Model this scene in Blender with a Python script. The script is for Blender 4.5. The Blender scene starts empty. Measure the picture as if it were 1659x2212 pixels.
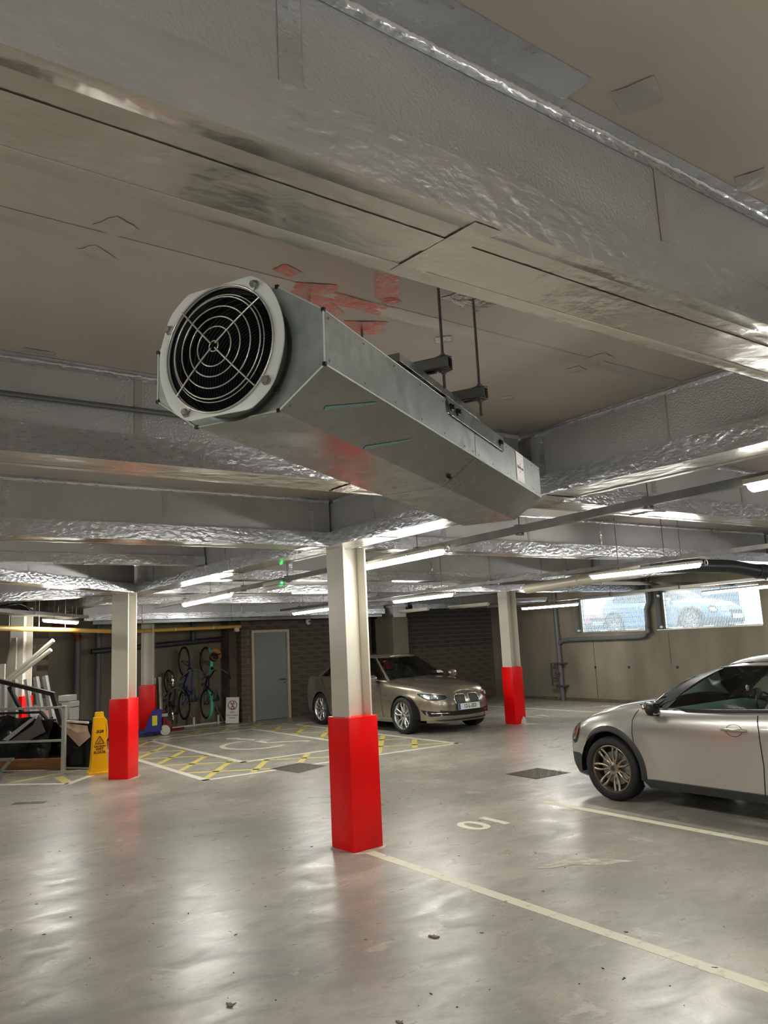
import bpy, bmesh, math, random
from math import sin, cos, pi, radians as rad, sqrt, atan2
from mathutils import Vector, Matrix, Euler
from mathutils.geometry import delaunay_2d_cdt
from mathutils import noise as mnoise
random.seed(7)
S = bpy.context.scene
COL = S.collection

# ------------------------------------------------------------------ camera
def cam_axes(yaw, pitch, roll):
    f = Vector((sin(yaw)*cos(pitch), cos(yaw)*cos(pitch), sin(pitch)))
    r = Vector((cos(yaw), -sin(yaw), 0)); u = r.cross(f)
    return r*cos(roll)+u*sin(roll), -r*sin(roll)+u*cos(roll), f
r_, u_, f_ = cam_axes(rad(35.70), rad(9.355), rad(-2.784))
cam_data = bpy.data.cameras.new('camera'); cam = bpy.data.objects.new('camera', cam_data)
COL.objects.link(cam)
cam.matrix_world = Matrix(((r_.x, u_.x, -f_.x, 0), (r_.y, u_.y, -f_.y, 0), (r_.z, u_.z, -f_.z, 1.75), (0, 0, 0, 1)))
cam_data.sensor_fit = 'VERTICAL'; cam_data.sensor_height = 36.0
cam_data.lens = 36.0*1672.7/2212.0
cam_data.clip_start = 0.02; cam_data.clip_end = 200
S.camera = cam

# ------------------------------------------------------------------ daylight outside, exposure
W = bpy.data.worlds.new('overcast_sky'); S.world = W; W.use_nodes = True
bg = W.node_tree.nodes['Background']
bg.inputs['Color'].default_value = (0.74, 0.87, 1.0, 1); bg.inputs['Strength'].default_value = 3.4
TUBE = 46.0            # radiance of the fluorescent tubes
S.view_settings.view_transform = 'Standard'; S.view_settings.look = 'None'
S.view_settings.exposure = 1.22; S.view_settings.gamma = 1.0
S.view_settings.use_curve_mapping = False
cy = S.cycles
cy.max_bounces = 9; cy.diffuse_bounces = 4; cy.glossy_bounces = 5; cy.transmission_bounces = 8
cy.transparent_max_bounces = 12; cy.sample_clamp_indirect = 6.0; cy.caustics_reflective = False; cy.caustics_refractive = False

# ------------------------------------------------------------------ materials
def lin(c):
    return tuple(((x/255)/12.92 if x/255 <= .04045 else ((x/255+.055)/1.055)**2.4) for x in c)
MATS = {}
def mat(name, c, rough=.5, metal=0., c2=None, nscale=4., ncontrast=(.35, .65), bump=0., bscale=40., bdist=.002,
        rvar=0., coat=0., emit=None, estr=0., alpha=1., trans=0., ior=1.45, stretch=None, spec=.5, detail=4., ridged=False):
    if name in MATS: return MATS[name]
    m = bpy.data.materials.new(name); m.use_nodes = True; nt = m.node_tree; N = nt.nodes; L = nt.links
    b = N['Principled BSDF']; c = lin(c)
    b.inputs['Base Color'].default_value = (*c, 1); b.inputs['Roughness'].default_value = rough
    b.inputs['Metallic'].default_value = metal; b.inputs['Coat Weight'].default_value = coat
    b.inputs['Coat Roughness'].default_value = .05
    b.inputs['Specular IOR Level'].default_value = spec
    b.inputs['Transmission Weight'].default_value = trans; b.inputs['IOR'].default_value = ior
    b.inputs['Alpha'].default_value = alpha
    if emit: b.inputs['Emission Color'].default_value = (*lin(emit), 1); b.inputs['Emission Strength'].default_value = estr
    vec = None
    if c2 or bump or rvar:
        tc = N.new('ShaderNodeTexCoord'); mp = N.new('ShaderNodeMapping'); L.new(tc.outputs['Object'], mp.inputs['Vector'])
        if stretch: mp.inputs['Scale'].default_value = stretch
        vec = mp.outputs['Vector']
    if c2 or rvar:
        n = N.new('ShaderNodeTexNoise'); n.inputs['Scale'].default_value = nscale; n.inputs['Detail'].default_value = detail
        L.new(vec, n.inputs['Vector'])
        mr = N.new('ShaderNodeMapRange'); mr.inputs['From Min'].default_value = ncontrast[0]; mr.inputs['From Max'].default_value = ncontrast[1]
        L.new(n.outputs['Fac'], mr.inputs['Value'])
        if c2:
            mx = N.new('ShaderNodeMix'); mx.data_type = 'RGBA'
            mx.inputs['A'].default_value = (*c, 1); mx.inputs['B'].default_value = (*lin(c2), 1)
            L.new(mr.outputs['Result'], mx.inputs['Factor']); L.new(mx.outputs['Result'], b.inputs['Base Color'])
        if rvar:
            r2 = N.new('ShaderNodeMapRange'); r2.inputs['To Min'].default_value = rough-rvar; r2.inputs['To Max'].default_value = rough+rvar
            L.new(mr.outputs['Result'], r2.inputs['Value']); L.new(r2.outputs['Result'], b.inputs['Roughness'])
    if bump:
        n2 = N.new('ShaderNodeTexNoise'); n2.inputs['Scale'].default_value = bscale; n2.inputs['Detail'].default_value = 3
        if ridged: n2.noise_type = 'RIDGED_MULTIFRACTAL'; n2.inputs['Distortion'].default_value = .6; n2.inputs['Detail'].default_value = 4; n2.normalize = True
        L.new(vec, n2.inputs['Vector'])
        bp = N.new('ShaderNodeBump'); bp.inputs['Strength'].default_value = bump; bp.inputs['Distance'].default_value = bdist
        L.new(n2.outputs['Fac'], bp.inputs['Height']); L.new(bp.outputs['Normal'], b.inputs['Normal'])
    MATS[name] = m; return m

def floor_material():
    m = bpy.data.materials.new('polished_concrete'); m.use_nodes = True; nt = m.node_tree; N = nt.nodes; L = nt.links
    b = N['Principled BSDF']; tc = N.new('ShaderNodeTexCoord')
    def noise(sc, det=5, dist=0., rough=.55, stretch=None):
        v = tc.outputs['Object']
        if stretch:
            mp = N.new('ShaderNodeMapping'); mp.inputs['Scale'].default_value = stretch; mp.inputs['Rotation'].default_value = (0, 0, .5)
            L.new(v, mp.inputs['Vector']); v = mp.outputs['Vector']
        n = N.new('ShaderNodeTexNoise'); n.inputs['Scale'].default_value = sc; n.inputs['Detail'].default_value = det
        n.inputs['Distortion'].default_value = dist; n.inputs['Roughness'].default_value = rough
        L.new(v, n.inputs['Vector']); return n.outputs['Fac']
    def rng(v, a, b_, lo=0., hi=1.):
        r = N.new('ShaderNodeMapRange'); r.inputs['From Min'].default_value = a; r.inputs['From Max'].default_value = b_
        r.inputs['To Min'].default_value = lo; r.inputs['To Max'].default_value = hi; L.new(v, r.inputs['Value']); return r.outputs['Result']
    def mix(f, A, B):
        x = N.new('ShaderNodeMix'); x.data_type = 'RGBA'; L.new(f, x.inputs['Factor'])
        for k, c in (('A', A), ('B', B)):
            if isinstance(c, tuple): x.inputs[k].default_value = (*lin(c), 1)
            else: L.new(c, x.inputs[k])
        return x.outputs['Result']
    def mul(a, s):
        x = N.new('ShaderNodeMath'); x.operation = 'MULTIPLY'; L.new(a, x.inputs[0]); x.inputs[1].default_value = s; return x.outputs[0]
    big = noise(.9, 6, .6); mid = noise(2.4, 8, .8, .6, (1, 1.8, 1)); fine = noise(26, 8, .3, .7)
    col = mix(rng(big, .35, .65), (144, 141, 131), (176, 172, 160))
    col = mix(mul(rng(mid, .38, .68), .6), col, (106, 103, 95))
    col = mix(mul(rng(fine, .5, .75), .35), col, (92, 89, 83))
    col = mix(mul(rng(noise(2.4, 10, .4, .72), .60, .64), .5), col, (196, 192, 178))     # pale worn flakes
    col = mix(mul(rng(noise(5.5, 9, .2, .75), .68, .74), .3), col, (92, 90, 84))           # dark scuffs
    L.new(col, b.inputs['Base Color'])
    L.new(rng(mid, .35, .7, .26, .42), b.inputs['Roughness'])
    b.inputs['Specular IOR Level'].default_value = .5
    bp = N.new('ShaderNodeBump'); bp.inputs['Strength'].default_value = .05; bp.inputs['Distance'].default_value = .004
    L.new(noise(7, 6, .5), bp.inputs['Height']); L.new(bp.outputs['Normal'], b.inputs['Normal'])
    return m

M_floor = floor_material()
def paint_mat(name, c, c_worn, lo=.3, hi=.75):
    return mat(name, c, .45, 0, c2=c_worn, nscale=14, ncontrast=(lo+.28, hi), bump=.2, bscale=60, detail=8)
M_line = paint_mat('cream_line_paint', (208, 203, 182), (160, 154, 136))
M_white_line = paint_mat('white_line_paint', (202, 198, 182), (152, 147, 132))
M_yellow_line = paint_mat('yellow_line_paint', (196, 182, 104), (150, 142, 100))
M_ceil = mat('soffit_foil_board', (208, 198, 189), .42, .35, c2=(196, 187, 179), nscale=1.3, bump=.14, bscale=90)
M_web = mat('stippled_foil_board', (206, 206, 208), .38, .55, c2=(194, 194, 197), nscale=2., bump=.9, bscale=110, bdist=.004)
M_foil = mat('aluminium_foil_tape', (220, 222, 228), .24, .85, c2=(206, 208, 213), nscale=5., rvar=.07, bump=.6, bscale=22, bdist=.012, stretch=(1, .8, 1.6))
M_foil2 = mat('crumpled_foil', (205, 202, 198), .18, .95, rvar=.05, nscale=8, bump=1., bscale=34, bdist=.014)
M_under = mat('floor_tinted_foil', (216, 211, 202), .26, .85, c2=(200, 196, 188), nscale=1.6, rvar=.08, bump=.55, bscale=15, bdist=.012, stretch=(1, .6, 1))  # beige cast of the reflected floor is put into this foil's colour
M_tape_dull = mat('dull_tape', (200, 195, 189), .36, .6, bump=.3, bscale=40, bdist=.003)
M_pink = mat('red_dusted_foil', (226, 130, 118), .34, .4, c2=(200, 172, 158), nscale=16, ncontrast=(.35, .7), bump=.8, bscale=45, bdist=.006)
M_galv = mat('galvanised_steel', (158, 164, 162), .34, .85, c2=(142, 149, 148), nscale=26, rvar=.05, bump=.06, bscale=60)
M_galv_face = mat('galvanised_end_panel', (172, 180, 176), .36, .35, c2=(150, 159, 155), nscale=18, rvar=.05)
M_duct_low = mat('duct_sheet', (142, 143, 140), .27, .85, c2=(132, 133, 131), nscale=7, rvar=.05)
M_flange = mat('zinc_flange', (216, 220, 218), .35, .3, bump=.3, bscale=12, bdist=.004)
M_spigot = mat('smoked_spigot_sheet', (104, 108, 108), .3, .6)
M_wire = mat('nickel_wire', (196, 194, 186), .3, .75)
M_darkin = mat('dark_liner', (28, 32, 33), .55, .2, bump=.3, bscale=120)
M_black = mat('black_plastic', (22, 22, 23), .45)
M_steel_dark = mat('dark_threaded_steel', (104, 104, 100), .4, .6)
M_bolt = mat('bolt_steel', (150, 150, 146), .35, .9)
M_tray = mat('trunking_steel', (112, 111, 107), .42, .75, c2=(98, 97, 94), nscale=6, rvar=.05)
M_conduit = mat('conduit_steel', (128, 132, 132), .35, .8)
M_white_paint = mat('white_column_paint', (214, 210, 198), .32, 0, c2=(204, 199, 186), nscale=2, spec=.5)
M_red = mat('red_gloss_paint', (244, 6, 8), .3, 0, c2=(226, 4, 8), nscale=3, bump=.12, bscale=40, spec=.35)
M_concrete = mat('cast_concrete', (140, 132, 114), .8, 0, c2=(108, 102, 89), nscale=1.6, ncontrast=(.3, .7), bump=.25, bscale=30, stretch=(1, 1, .35), detail=8)
M_block = mat('brown_block', (98, 88, 79), .9, 0, c2=(78, 70, 63), nscale=5, bump=.5, bscale=50, detail=8)
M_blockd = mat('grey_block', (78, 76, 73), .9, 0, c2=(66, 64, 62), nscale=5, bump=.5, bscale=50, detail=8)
M_blockl = mat('pale_block', (150, 138, 120), .9, 0, c2=(122, 111, 96), nscale=5, bump=.5, bscale=50, detail=8)
M_mortar = mat('mortar', (120, 108, 96), .95)
M_door = mat('grey_door_paint', (128, 131, 132), .4, 0, spec=.4)
M_frame = mat('door_frame_paint', (190, 180, 160), .45)
M_tube = mat('lit_diffuser', (255, 255, 250), .4, 0, emit=(255, 253, 244), estr=TUBE)
M_tube.node_tree.nodes['Principled BSDF'].inputs['Base Color'].default_value = (.8, .8, .8, 1)
M_fit = mat('light_fitting_shell', (196, 192, 180), .4)
M_rubber = mat('tyre_rubber', (24, 24, 24), .7, 0, bump=.3, bscale=90)
M_chrome = mat('chrome', (225, 225, 225), .08, 1.)
M_alloy = mat('silver_alloy', (205, 206, 205), .22, .9)
M_alloy_dark = mat('bronze_grey_alloy', (148, 138, 124), .25, .9)
def thin_glass(name, tint):
    m = bpy.data.materials.new(name); m.use_nodes = True; nt = m.node_tree; nt.nodes.clear(); N = nt.nodes; L = nt.links
    o = N.new('ShaderNodeOutputMaterial'); mx = N.new('ShaderNodeMixShader'); t = N.new('ShaderNodeBsdfTransparent'); g = N.new('ShaderNodeBsdfGlossy')
    t.inputs['Color'].default_value = (*tint, 1); g.inputs['Roughness'].default_value = .01; fr = N.new('ShaderNodeFresnel'); fr.inputs['IOR'].default_value = 1.52
    L.new(fr.outputs[0], mx.inputs[0]); L.new(t.outputs[0], mx.inputs[1]); L.new(g.outputs[0], mx.inputs[2]); L.new(mx.outputs[0], o.inputs['Surface']); return m
M_glass = thin_glass('car_glass', (.60, .72, .68))
M_lens = mat('headlamp_lens', (235, 240, 245), .02, 0, trans=1., ior=1.3)
M_bmw = mat('champagne_metallic', (148, 140, 125), .26, .75, coat=1., c2=(142, 134, 119), nscale=900)
M_volvo = mat('silver_grey_metallic', (180, 178, 172), .3, .7, coat=1., c2=(172, 170, 164), nscale=900)
M_trim = mat('unpainted_trim', (44, 44, 44), .5, bump=.2, bscale=200)
M_cabin = mat('cabin_fabric', (38, 38, 38), .8)
M_cabin_l = mat('pale_cabin_trim', (150, 148, 140), .7)
M_soil = mat('grey_plastic_pipe', (96, 98, 102), .4, 0, spec=.4)
M_soil_d = mat('dark_plastic_pipe', (52, 54, 62), .4)
M_yellow_pipe = mat('yellow_gas_pipe', (198, 158, 78), .45)
M_alu = mat('aluminium_profile', (196, 194, 188), .35, .75)
M_poly = mat('polythene_wrap', (210, 212, 210), .15, .2, alpha=.55, bump=.9, bscale=25, bdist=.01)

# ------------------------------------------------------------------ mesh building
class MB:
    def __init__(s): s.v = []; s.f = []
    def add(s, vs, fs):
        o = len(s.v); s.v += [Vector(p) for p in vs]; s.f += [tuple(i+o for i in f) for f in fs]; return s
    def box(s, x0, x1, y0, y1, z0, z1, T=None, bev=0.):
        bm = bmesh.new(); bmesh.ops.create_cube(bm, size=1)
        for v in bm.verts: v.co = Vector(((x0+x1)/2+v.co.x*(x1-x0), (y0+y1)/2+v.co.y*(y1-y0), (z0+z1)/2+v.co.z*(z1-z0)))
        if bev: bmesh.ops.bevel(bm, geom=bm.edges[:], offset=bev, segments=2, affect='EDGES', profile=.6)
        return s.bm(bm, T)
    def bm(s, bm, T=None):
        bm.verts.ensure_lookup_table(); vs = [(T @ v.co if T else v.co.copy()) for v in bm.verts]
        fs = [tuple(v.index for v in f.verts) for f in bm.faces]; bm.free(); return s.add(vs, fs)
    def tube(s, pts, r, n=10, caps=True, closed=False, flat=1.):
        pts = [Vector(p) for p in pts]; k = len(pts); rings = []; up = None
        for i, p in enumerate(pts):
            if closed: d = pts[(i+1) % k]-pts[i-1]
            else: d = pts[min(i+1, k-1)]-pts[max(i-1, 0)]
            d.normalize()
            if up is None:
                up = Vector((0, 0, 1)) if abs(d.z) < .9 else Vector((1, 0, 0))
            a = d.cross(up); a.normalize(); up = a.cross(d); up.normalize()
            rr = r[i] if isinstance(r, (list, tuple)) else r
            rings.append([p+a*(rr*cos(2*pi*j/n))+up*(rr*flat*sin(2*pi*j/n)) for j in range(n)])
        vs = [q for R in rings for q in R]; fs = []
        for i in range(k if closed else k-1):
            for j in range(n):
                a, b = i*n+j, i*n+(j+1) % n; c, d = ((i+1) % k)*n+(j+1) % n, ((i+1) % k)*n+j
                fs.append((a, b, c, d))
        if caps and not closed: fs += [tuple(range(n-1, -1, -1)), tuple(range((k-1)*n, k*n))]
        return s.add(vs, fs)
    def lathe(s, prof, n=32, T=None, closed=False):   # profile (r, h) about local z
        vs = []; fs = []; k = len(prof)
        for i in range(n):
            a = 2*pi*i/n
            for r, h in prof: vs.append(Vector((r*cos(a), r*sin(a), h)))
        for i in range(n):
            for j in range(k if closed else k-1):
                a, b = i*k+j, i*k+(j+1) % k; c, d = ((i+1) % n)*k+(j+1) % k, ((i+1) % n)*k+j
                fs.append((a, d, c, b))
        if T: vs = [T @ v for v in vs]
        return s.add(vs, fs)
    def prism(s, poly, h0, h1, T=None):               # polygon in local xy extruded in z
        n = len(poly); vs = [Vector((x, y, h0)) for x, y in poly]+[Vector((x, y, h1)) for x, y in poly]
        if T: vs = [T @ v for v in vs]
        fs = [tuple(range(n-1, -1, -1)), tuple(range(n, 2*n))]+[(i, (i+1) % n, n+(i+1) % n, n+i) for i in range(n)]
        return s.add(vs, fs)
    def grid(s, rows, closed_u=False):
        n = len(rows[0]); vs = [Vector(p) for R in rows for p in R]; fs = []
        for i in range(len(rows)-1):
            for j in range(n if closed_u else n-1):
                a, b = i*n+j, i*n+(j+1) % n; fs.append((a, b, b+n, a+n))
        return s.add(vs, fs)
    def xf(s, T): s.v = [T @ p for p in s.v]; return s
    def mesh(s, name, m, smooth=None):
        me = bpy.data.meshes.new(name); me.from_pydata([tuple(p) for p in s.v], [], s.f); me.validate(clean_customdata=False)
        me.materials.append(m)
        bm = bmesh.new(); bm.from_mesh(me); bmesh.ops.remove_doubles(bm, verts=bm.verts[:], dist=1e-6)
        bmesh.ops.recalc_face_normals(bm, faces=bm.faces[:]); bm.to_mesh(me); bm.free()
        if smooth is not None:
            me.polygons.foreach_set('use_smooth', [True]*len(me.polygons))
            me.set_sharp_from_angle(angle=rad(smooth))
        me.update(); return me

def tag(o, label=None, cat=None, group=None, kind=None):
    if label: o['label'] = label
    if cat: o['category'] = cat
    if group: o['group'] = group
    if kind: o['kind'] = kind
    return o
def empty(name, loc=(0, 0, 0), rot=(0, 0, 0), label=None, cat=None, group=None):
    o = bpy.data.objects.new(name, None); COL.objects.link(o); o.location = loc
    o.rotation_euler = (0, 0, rot) if isinstance(rot, (int, float)) else rot
    o.empty_display_size = .1
    return tag(o, label, cat, group)
def mw(o):
    M = Matrix.LocRotScale(o.location, o.rotation_euler, None)
    return mw(o.parent) @ M if o.parent else M
def part(name, mb, m, parent=None, world=False, smooth=None, label=None, kind=None):
    if world and parent is not None: mb.xf(mw(parent).inverted())
    o = bpy.data.objects.new(name, mb if isinstance(mb, bpy.types.Mesh) else mb.mesh(name, m, smooth)); COL.objects.link(o)
    o.parent = parent
    return tag(o, label=label, kind=kind)
def struct(name, mb, m, label, smooth=None):
    o = part(name, mb, m, None, smooth=smooth); o['kind'] = 'structure'; o['label'] = label; return o
def copy_tree(o, parent=None):
    c = o.copy(); COL.objects.link(c); c.parent = parent
    for ch in list(o.children): copy_tree(ch, c)
    return c
def text_mesh(body, size, depth=.0006, font_shear=0., bold=0., align='CENTER'):
    cu = bpy.data.curves.new('lettering', 'FONT'); cu.body = body; cu.size = size; cu.extrude = depth; cu.shear = font_shear
    cu.offset = bold; cu.align_x = align; cu.align_y = 'CENTER'; cu.resolution_u = 3
    o = bpy.data.objects.new('lettering', cu); COL.objects.link(o)
    dg = bpy.context.evaluated_depsgraph_get(); me = bpy.data.meshes.new_from_object(o.evaluated_get(dg))
    b = MB(); b.add([v.co.copy() for v in me.vertices], [tuple(p.vertices) for p in me.polygons])
    bpy.data.objects.remove(o); bpy.data.meshes.remove(me); return b
def frame_T(o, x, y):   # matrix with origin o, local x, local y
    x = Vector(x).normalized(); y = Vector(y); z = x.cross(y).normalized(); y = z.cross(x)
    return Matrix(((x.x, y.x, z.x, o[0]), (x.y, y.y, z.y, o[1]), (x.z, y.z, z.z, o[2]), (0, 0, 0, 1)))
def ip(keys):           # monotone-ish cubic interpolation
    ks = sorted(keys); X = [k[0] for k in ks]; Y = [k[1] for k in ks]; n = len(X)
    d = [(Y[i+1]-Y[i])/(X[i+1]-X[i]) for i in range(n-1)]
    m = [d[0]]+[0 if d[i-1]*d[i] <= 0 else 2*d[i-1]*d[i]/(d[i-1]+d[i]) for i in range(1, n-1)]+[d[-1]]
    def f(x):
        if x <= X[0]: return Y[0]
        if x >= X[-1]: return Y[-1]
        i = max(j for j in range(n-1) if X[j] <= x); h = X[i+1]-X[i]; t = (x-X[i])/h
        return (2*t**3-3*t*t+1)*Y[i]+(t**3-2*t*t+t)*h*m[i]+(-2*t**3+3*t*t)*Y[i+1]+(t**3-t*t)*h*m[i+1]
    return f
# ------------------------------------------------------------------ floor, ceiling, walls
ZC = 3.01; XR = 15.45
def plate(x0, x1, y0, y1, z0, z1): return MB().box(x0, x1, y0, y1, z0, z1)
floor = struct('floor', plate(-9, XR+.6, -7, 19, -.2, 0), M_floor, 'polished blotchy grey concrete car park floor')
ceiling = struct('ceiling', plate(-9, XR+.6, -7, 19, ZC, ZC+.25), M_ceil, 'ceiling of foil faced insulation boards between the beams')
w = struct('wall_left', plate(-9.3, -9, -7, 19, 0, ZC), M_concrete, 'bare concrete wall beyond the left side')
w = struct('wall_front', plate(-9, XR, -7.3, -7, 0, ZC), M_concrete, 'concrete wall behind the viewpoint')

# far wall behind the bicycles and pipes
struct('wall_back', plate(-9, 8.0, 17.98, 18.3, 0, ZC), M_concrete, 'shaded concrete wall behind the hanging bicycles')
MORT = .012
def block_wall(name, label, origin, ux, uy, length, height, mats, skip=None, cap=.45, ch=.112, thick=.1, stop=0, seed=1):
    """blocks laid on the wall's face: origin at the foot of the face, ux along it, uy out of it"""
    rnd = random.Random(seed)
    ux = Vector(ux); uy = Vector(uy); o = Vector(origin)
    back = MB(); T = Matrix(((ux.x, uy.x, 0, o.x), (ux.y, uy.y, 0, o.y), (0, 0, 1, 0), (0, 0, 0, 1)))
    holes = skip or []
    segs = []
    if not holes: segs = [(0, length, 0, ZC)]
    else:
        (h0, h1, hz) = holes[0]
        if h0 > .01: segs.append((0, h0, 0, ZC))
        segs += [(h1, length, 0, ZC), (h0, h1, hz, ZC)]
    for a, b, z0, z1 in segs: back.box(a, b, -.2, -.007, z0, z1, T)
    w = struct(name, back, M_mortar, label)
    meshes = {}
    rows = int(height/ch)
    for k in range(rows):
        z0 = k*ch+.004; x = -(.225 if k % 2 else 0)
        while x < length-.02:
            a, b = max(x, 0), min(x+cap-MORT, length); x += cap
            if b-a < .04: continue
            pieces = [(a, b)]
            for (h0, h1, hz) in holes:
                if z0 < hz-.02:
                    pieces = [q for p in pieces for q in ((p[0], min(p[1], h0)), (max(p[0], h1), p[1])) if q[1]-q[0] > .03]
            for a1, b1 in pieces:
                m = mats(a1, z0, rnd); ln = round(b1-a1, 3); key = (ln, m.name, rnd.randrange(3))
                if key not in meshes:
                    d = rnd.uniform(-.002, .003)
                    meshes[key] = MB().box(0, ln, -.009, d, 0, ch-MORT, bev=.003).mesh('block', m)
                ob = bpy.data.objects.new('block', meshes[key]); COL.objects.link(ob); ob.parent = w
                p = o+ux*a1+Vector((0, 0, z0)); ob.location = p
                ob.rotation_euler = (0, 0, atan2(ux.y, ux.x))
    return w
# note: local y of a block must point out of the wall, so every wall runs with its outer side on its left
def mat_door_wall(x, z, r): return M_block
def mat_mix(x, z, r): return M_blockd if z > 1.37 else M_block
block_wall('wall_back_1', 'brown blockwork wall holding the grey door', (11.75, 17.2, 0), (-1, 0, 0), (0, -1, 0), 3.75, 2.6, mat_door_wall,
           skip=[(11.75-9.27, 11.75-8.26, 2.12)])
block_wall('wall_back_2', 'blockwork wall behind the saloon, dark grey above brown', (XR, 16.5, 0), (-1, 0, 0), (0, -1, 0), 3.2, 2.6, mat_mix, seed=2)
block_wall('wall_return', 'narrow blockwork return beside the bicycles', (8.0, 17.98, 0), (0, -1, 0), (-1, 0, 0), .78, 2.6, lambda x, z, r: M_block, seed=3)
block_wall('wall_pier', 'pale blockwork pier between the column and the pipes', (3.76, 17.5, 0), (-1, 0, 0), (0, -1, 0), .42, 2.5,
           lambda x, z, r: M_blockl if r.random() > .35 else M_block, seed=4)
struct('wall_back_3', plate(7.8, XR+.4, 17.45, 17.9, 0, ZC), M_block, 'masonry behind the blockwork')
struct('wall_pier_side', plate(3.34, 3.76, 17.7, 17.97, 0, ZC), M_block, 'side of the blockwork pier')
pil = empty('pilaster', (11.98, 16.6, 0), 0, 'pale concrete pilaster rising behind the saloon car roof', 'pilaster')
part('shaft', MB().box(11.75, 12.24, 16.22, 17.0, 0, 2.3, bev=.006), M_concrete, pil, True)
part('foil_cap', MB().box(11.78, 12.2, 16.21, 16.95, 2.302, 2.6, bev=.01), M_tape_dull, pil, True)
part('foil_strip', MB().box(11.74, 12.25, 16.18, 16.95, 2.56, 2.66, bev=.01), M_foil, pil, True)

# right wall with two high openings
def wall_right():
    b = MB(); o = [(8.52, 11.02, 1.66, 2.56), (11.25, 13.46, 1.66, 2.56)]
    ys = [-7, 8.52, 11.02, 11.25, 13.46, 19]
    for i in range(5):
        y0, y1 = ys[i], ys[i+1]
        if (y0, y1) in [(q[0], q[1]) for q in o]:
            b.box(XR, XR+.42, y0, y1, 0, 1.66); b.box(XR, XR+.42, y0, y1, 2.56, ZC)
        else: b.box(XR, XR+.42, y0, y1, 0, ZC)
    return b
wr = struct('wall_right', wall_right(), M_concrete, 'board marked concrete wall with two high street openings')
tie = MB()
for y, z in ((11.9, .83), (10.6, .83), (9.35, .84), (12.9, .83), (8.0, .83)):
    tie.lathe([(0, .0), (.028, .0), (.034, -.004)], 12, frame_T((XR-.001, y, z), (0, 1, 0), (0, 0, 1)))
part('tie_hole', tie, M_trim, wr, kind='stuff')
jt = MB()
for y in (12.9, 10.75, 7.3): jt.box(XR-.002, XR+.01, y-.006, y+.006, 0.9 if y < 12 else 0, 1.6)
part('joint', jt, M_trim, wr, kind='stuff')
M_skirt = mat('stained_wall_foot', (104, 94, 78), .95, 0, c2=(80, 74, 64), nscale=9, bump=.8, bscale=30)
kb = MB()
for i in range(60):
    y = 15.9-i*.28
    kb.box(XR-.035-.02*mnoise.noise(Vector((i*.7, 0, 0))), XR+.01, y-.285, y, 0, .075+.02*mnoise.noise(Vector((i*.9, 3, 0))))
struct('trim_1', kb, M_skirt, 'rough mortar fillet along the foot of the concrete wall')

def opening(n, y0, y1, label):
    root = bpy.data.objects.new('window_%d' % n, None); COL.objects.link(root); root.location = (XR, (y0+y1)/2, 1.66)
    root['kind'] = 'structure'; root['label'] = label
    xo = XR+.26
    fr = MB()
    for (a, b, c, d) in ((y0, y1, 1.66, 1.70), (y0, y1, 2.52, 2.56), (y0, y0+.05, 1.7, 2.52), (y1-.05, y1, 1.7, 2.52)):
        fr.box(xo, xo+.05, a, b, c, d)
    part('window_frame', fr, M_alu, root, True)
    sl = MB().box(XR-.02, XR+.26, y0, y1, 1.662, 1.68)
    part('window_sill', sl, M_alu, root, True)
    g = MB(); k = int((y1-y0-.1)/.036)
    for i in range(k):
        y = y0+.05+(i+.5)*(y1-y0-.1)/k
        g.box(xo+.01, xo+.032, y-.0035, y+.0035, 1.7, 2.52)
    for i in range(7): g.box(xo+.028, xo+.034, y0+.05, y1-.05, 1.78+i*.11, 1.786+i*.11)
    part('grating', g, M_galv, root, True, kind='stuff')
    for z in (1.73, 2.44):                 # bracket with two bolts near the far reveal
        b = MB().box(XR+.1, XR+.24, y1-.006, y1-.001, z-.02, z+.03)
        part('bracket', b, M_galv, root, True)
        for dx in (.13, .2): b2 = MB().lathe([(0, .014), (.012, .014), (.014, 0)], 8, frame_T((XR+dx, y1-.004, z), (0, 0, 1), (1, 0, 0))); part('bolt', b2, M_black, root, True)
opening(1, 11.25, 13.46, 'smaller street opening with vertical grating, beside the downpipe')
opening(2, 8.52, 11.02, 'wider street opening with vertical grating, above the hatchback')

# street outside, seen overexposed through the gratings
M_street = mat('street_paving', (176, 176, 174), .8)
st = struct('street_ground', MB().box(XR+.42, 60, -20, 40, 1.2, 1.52), M_street, 'pale street paving outside the openings')
M_render = mat('white_render', (232, 232, 230), .8); M_dwin = mat('dark_window_pane', (60, 78, 96), .1)
house = empty('street_building', (30, 14, 1.5), 0, 'white rendered building across the street seen through the gratings', 'building')
part('facade', MB().box(30, 30.4, 6, 34, 1.52, 9), M_render, house, True)
for y in (19, 22.5, 26):
    part('window', MB().box(29.97, 30.0, y, y+1.3, 2.6, 4.6), M_dwin, house, True)
    part('window', MB().box(29.97, 30.0, y-5.6-3, y-5.6-1.4, 2.4, 5), M_dwin, house, True)

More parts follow.
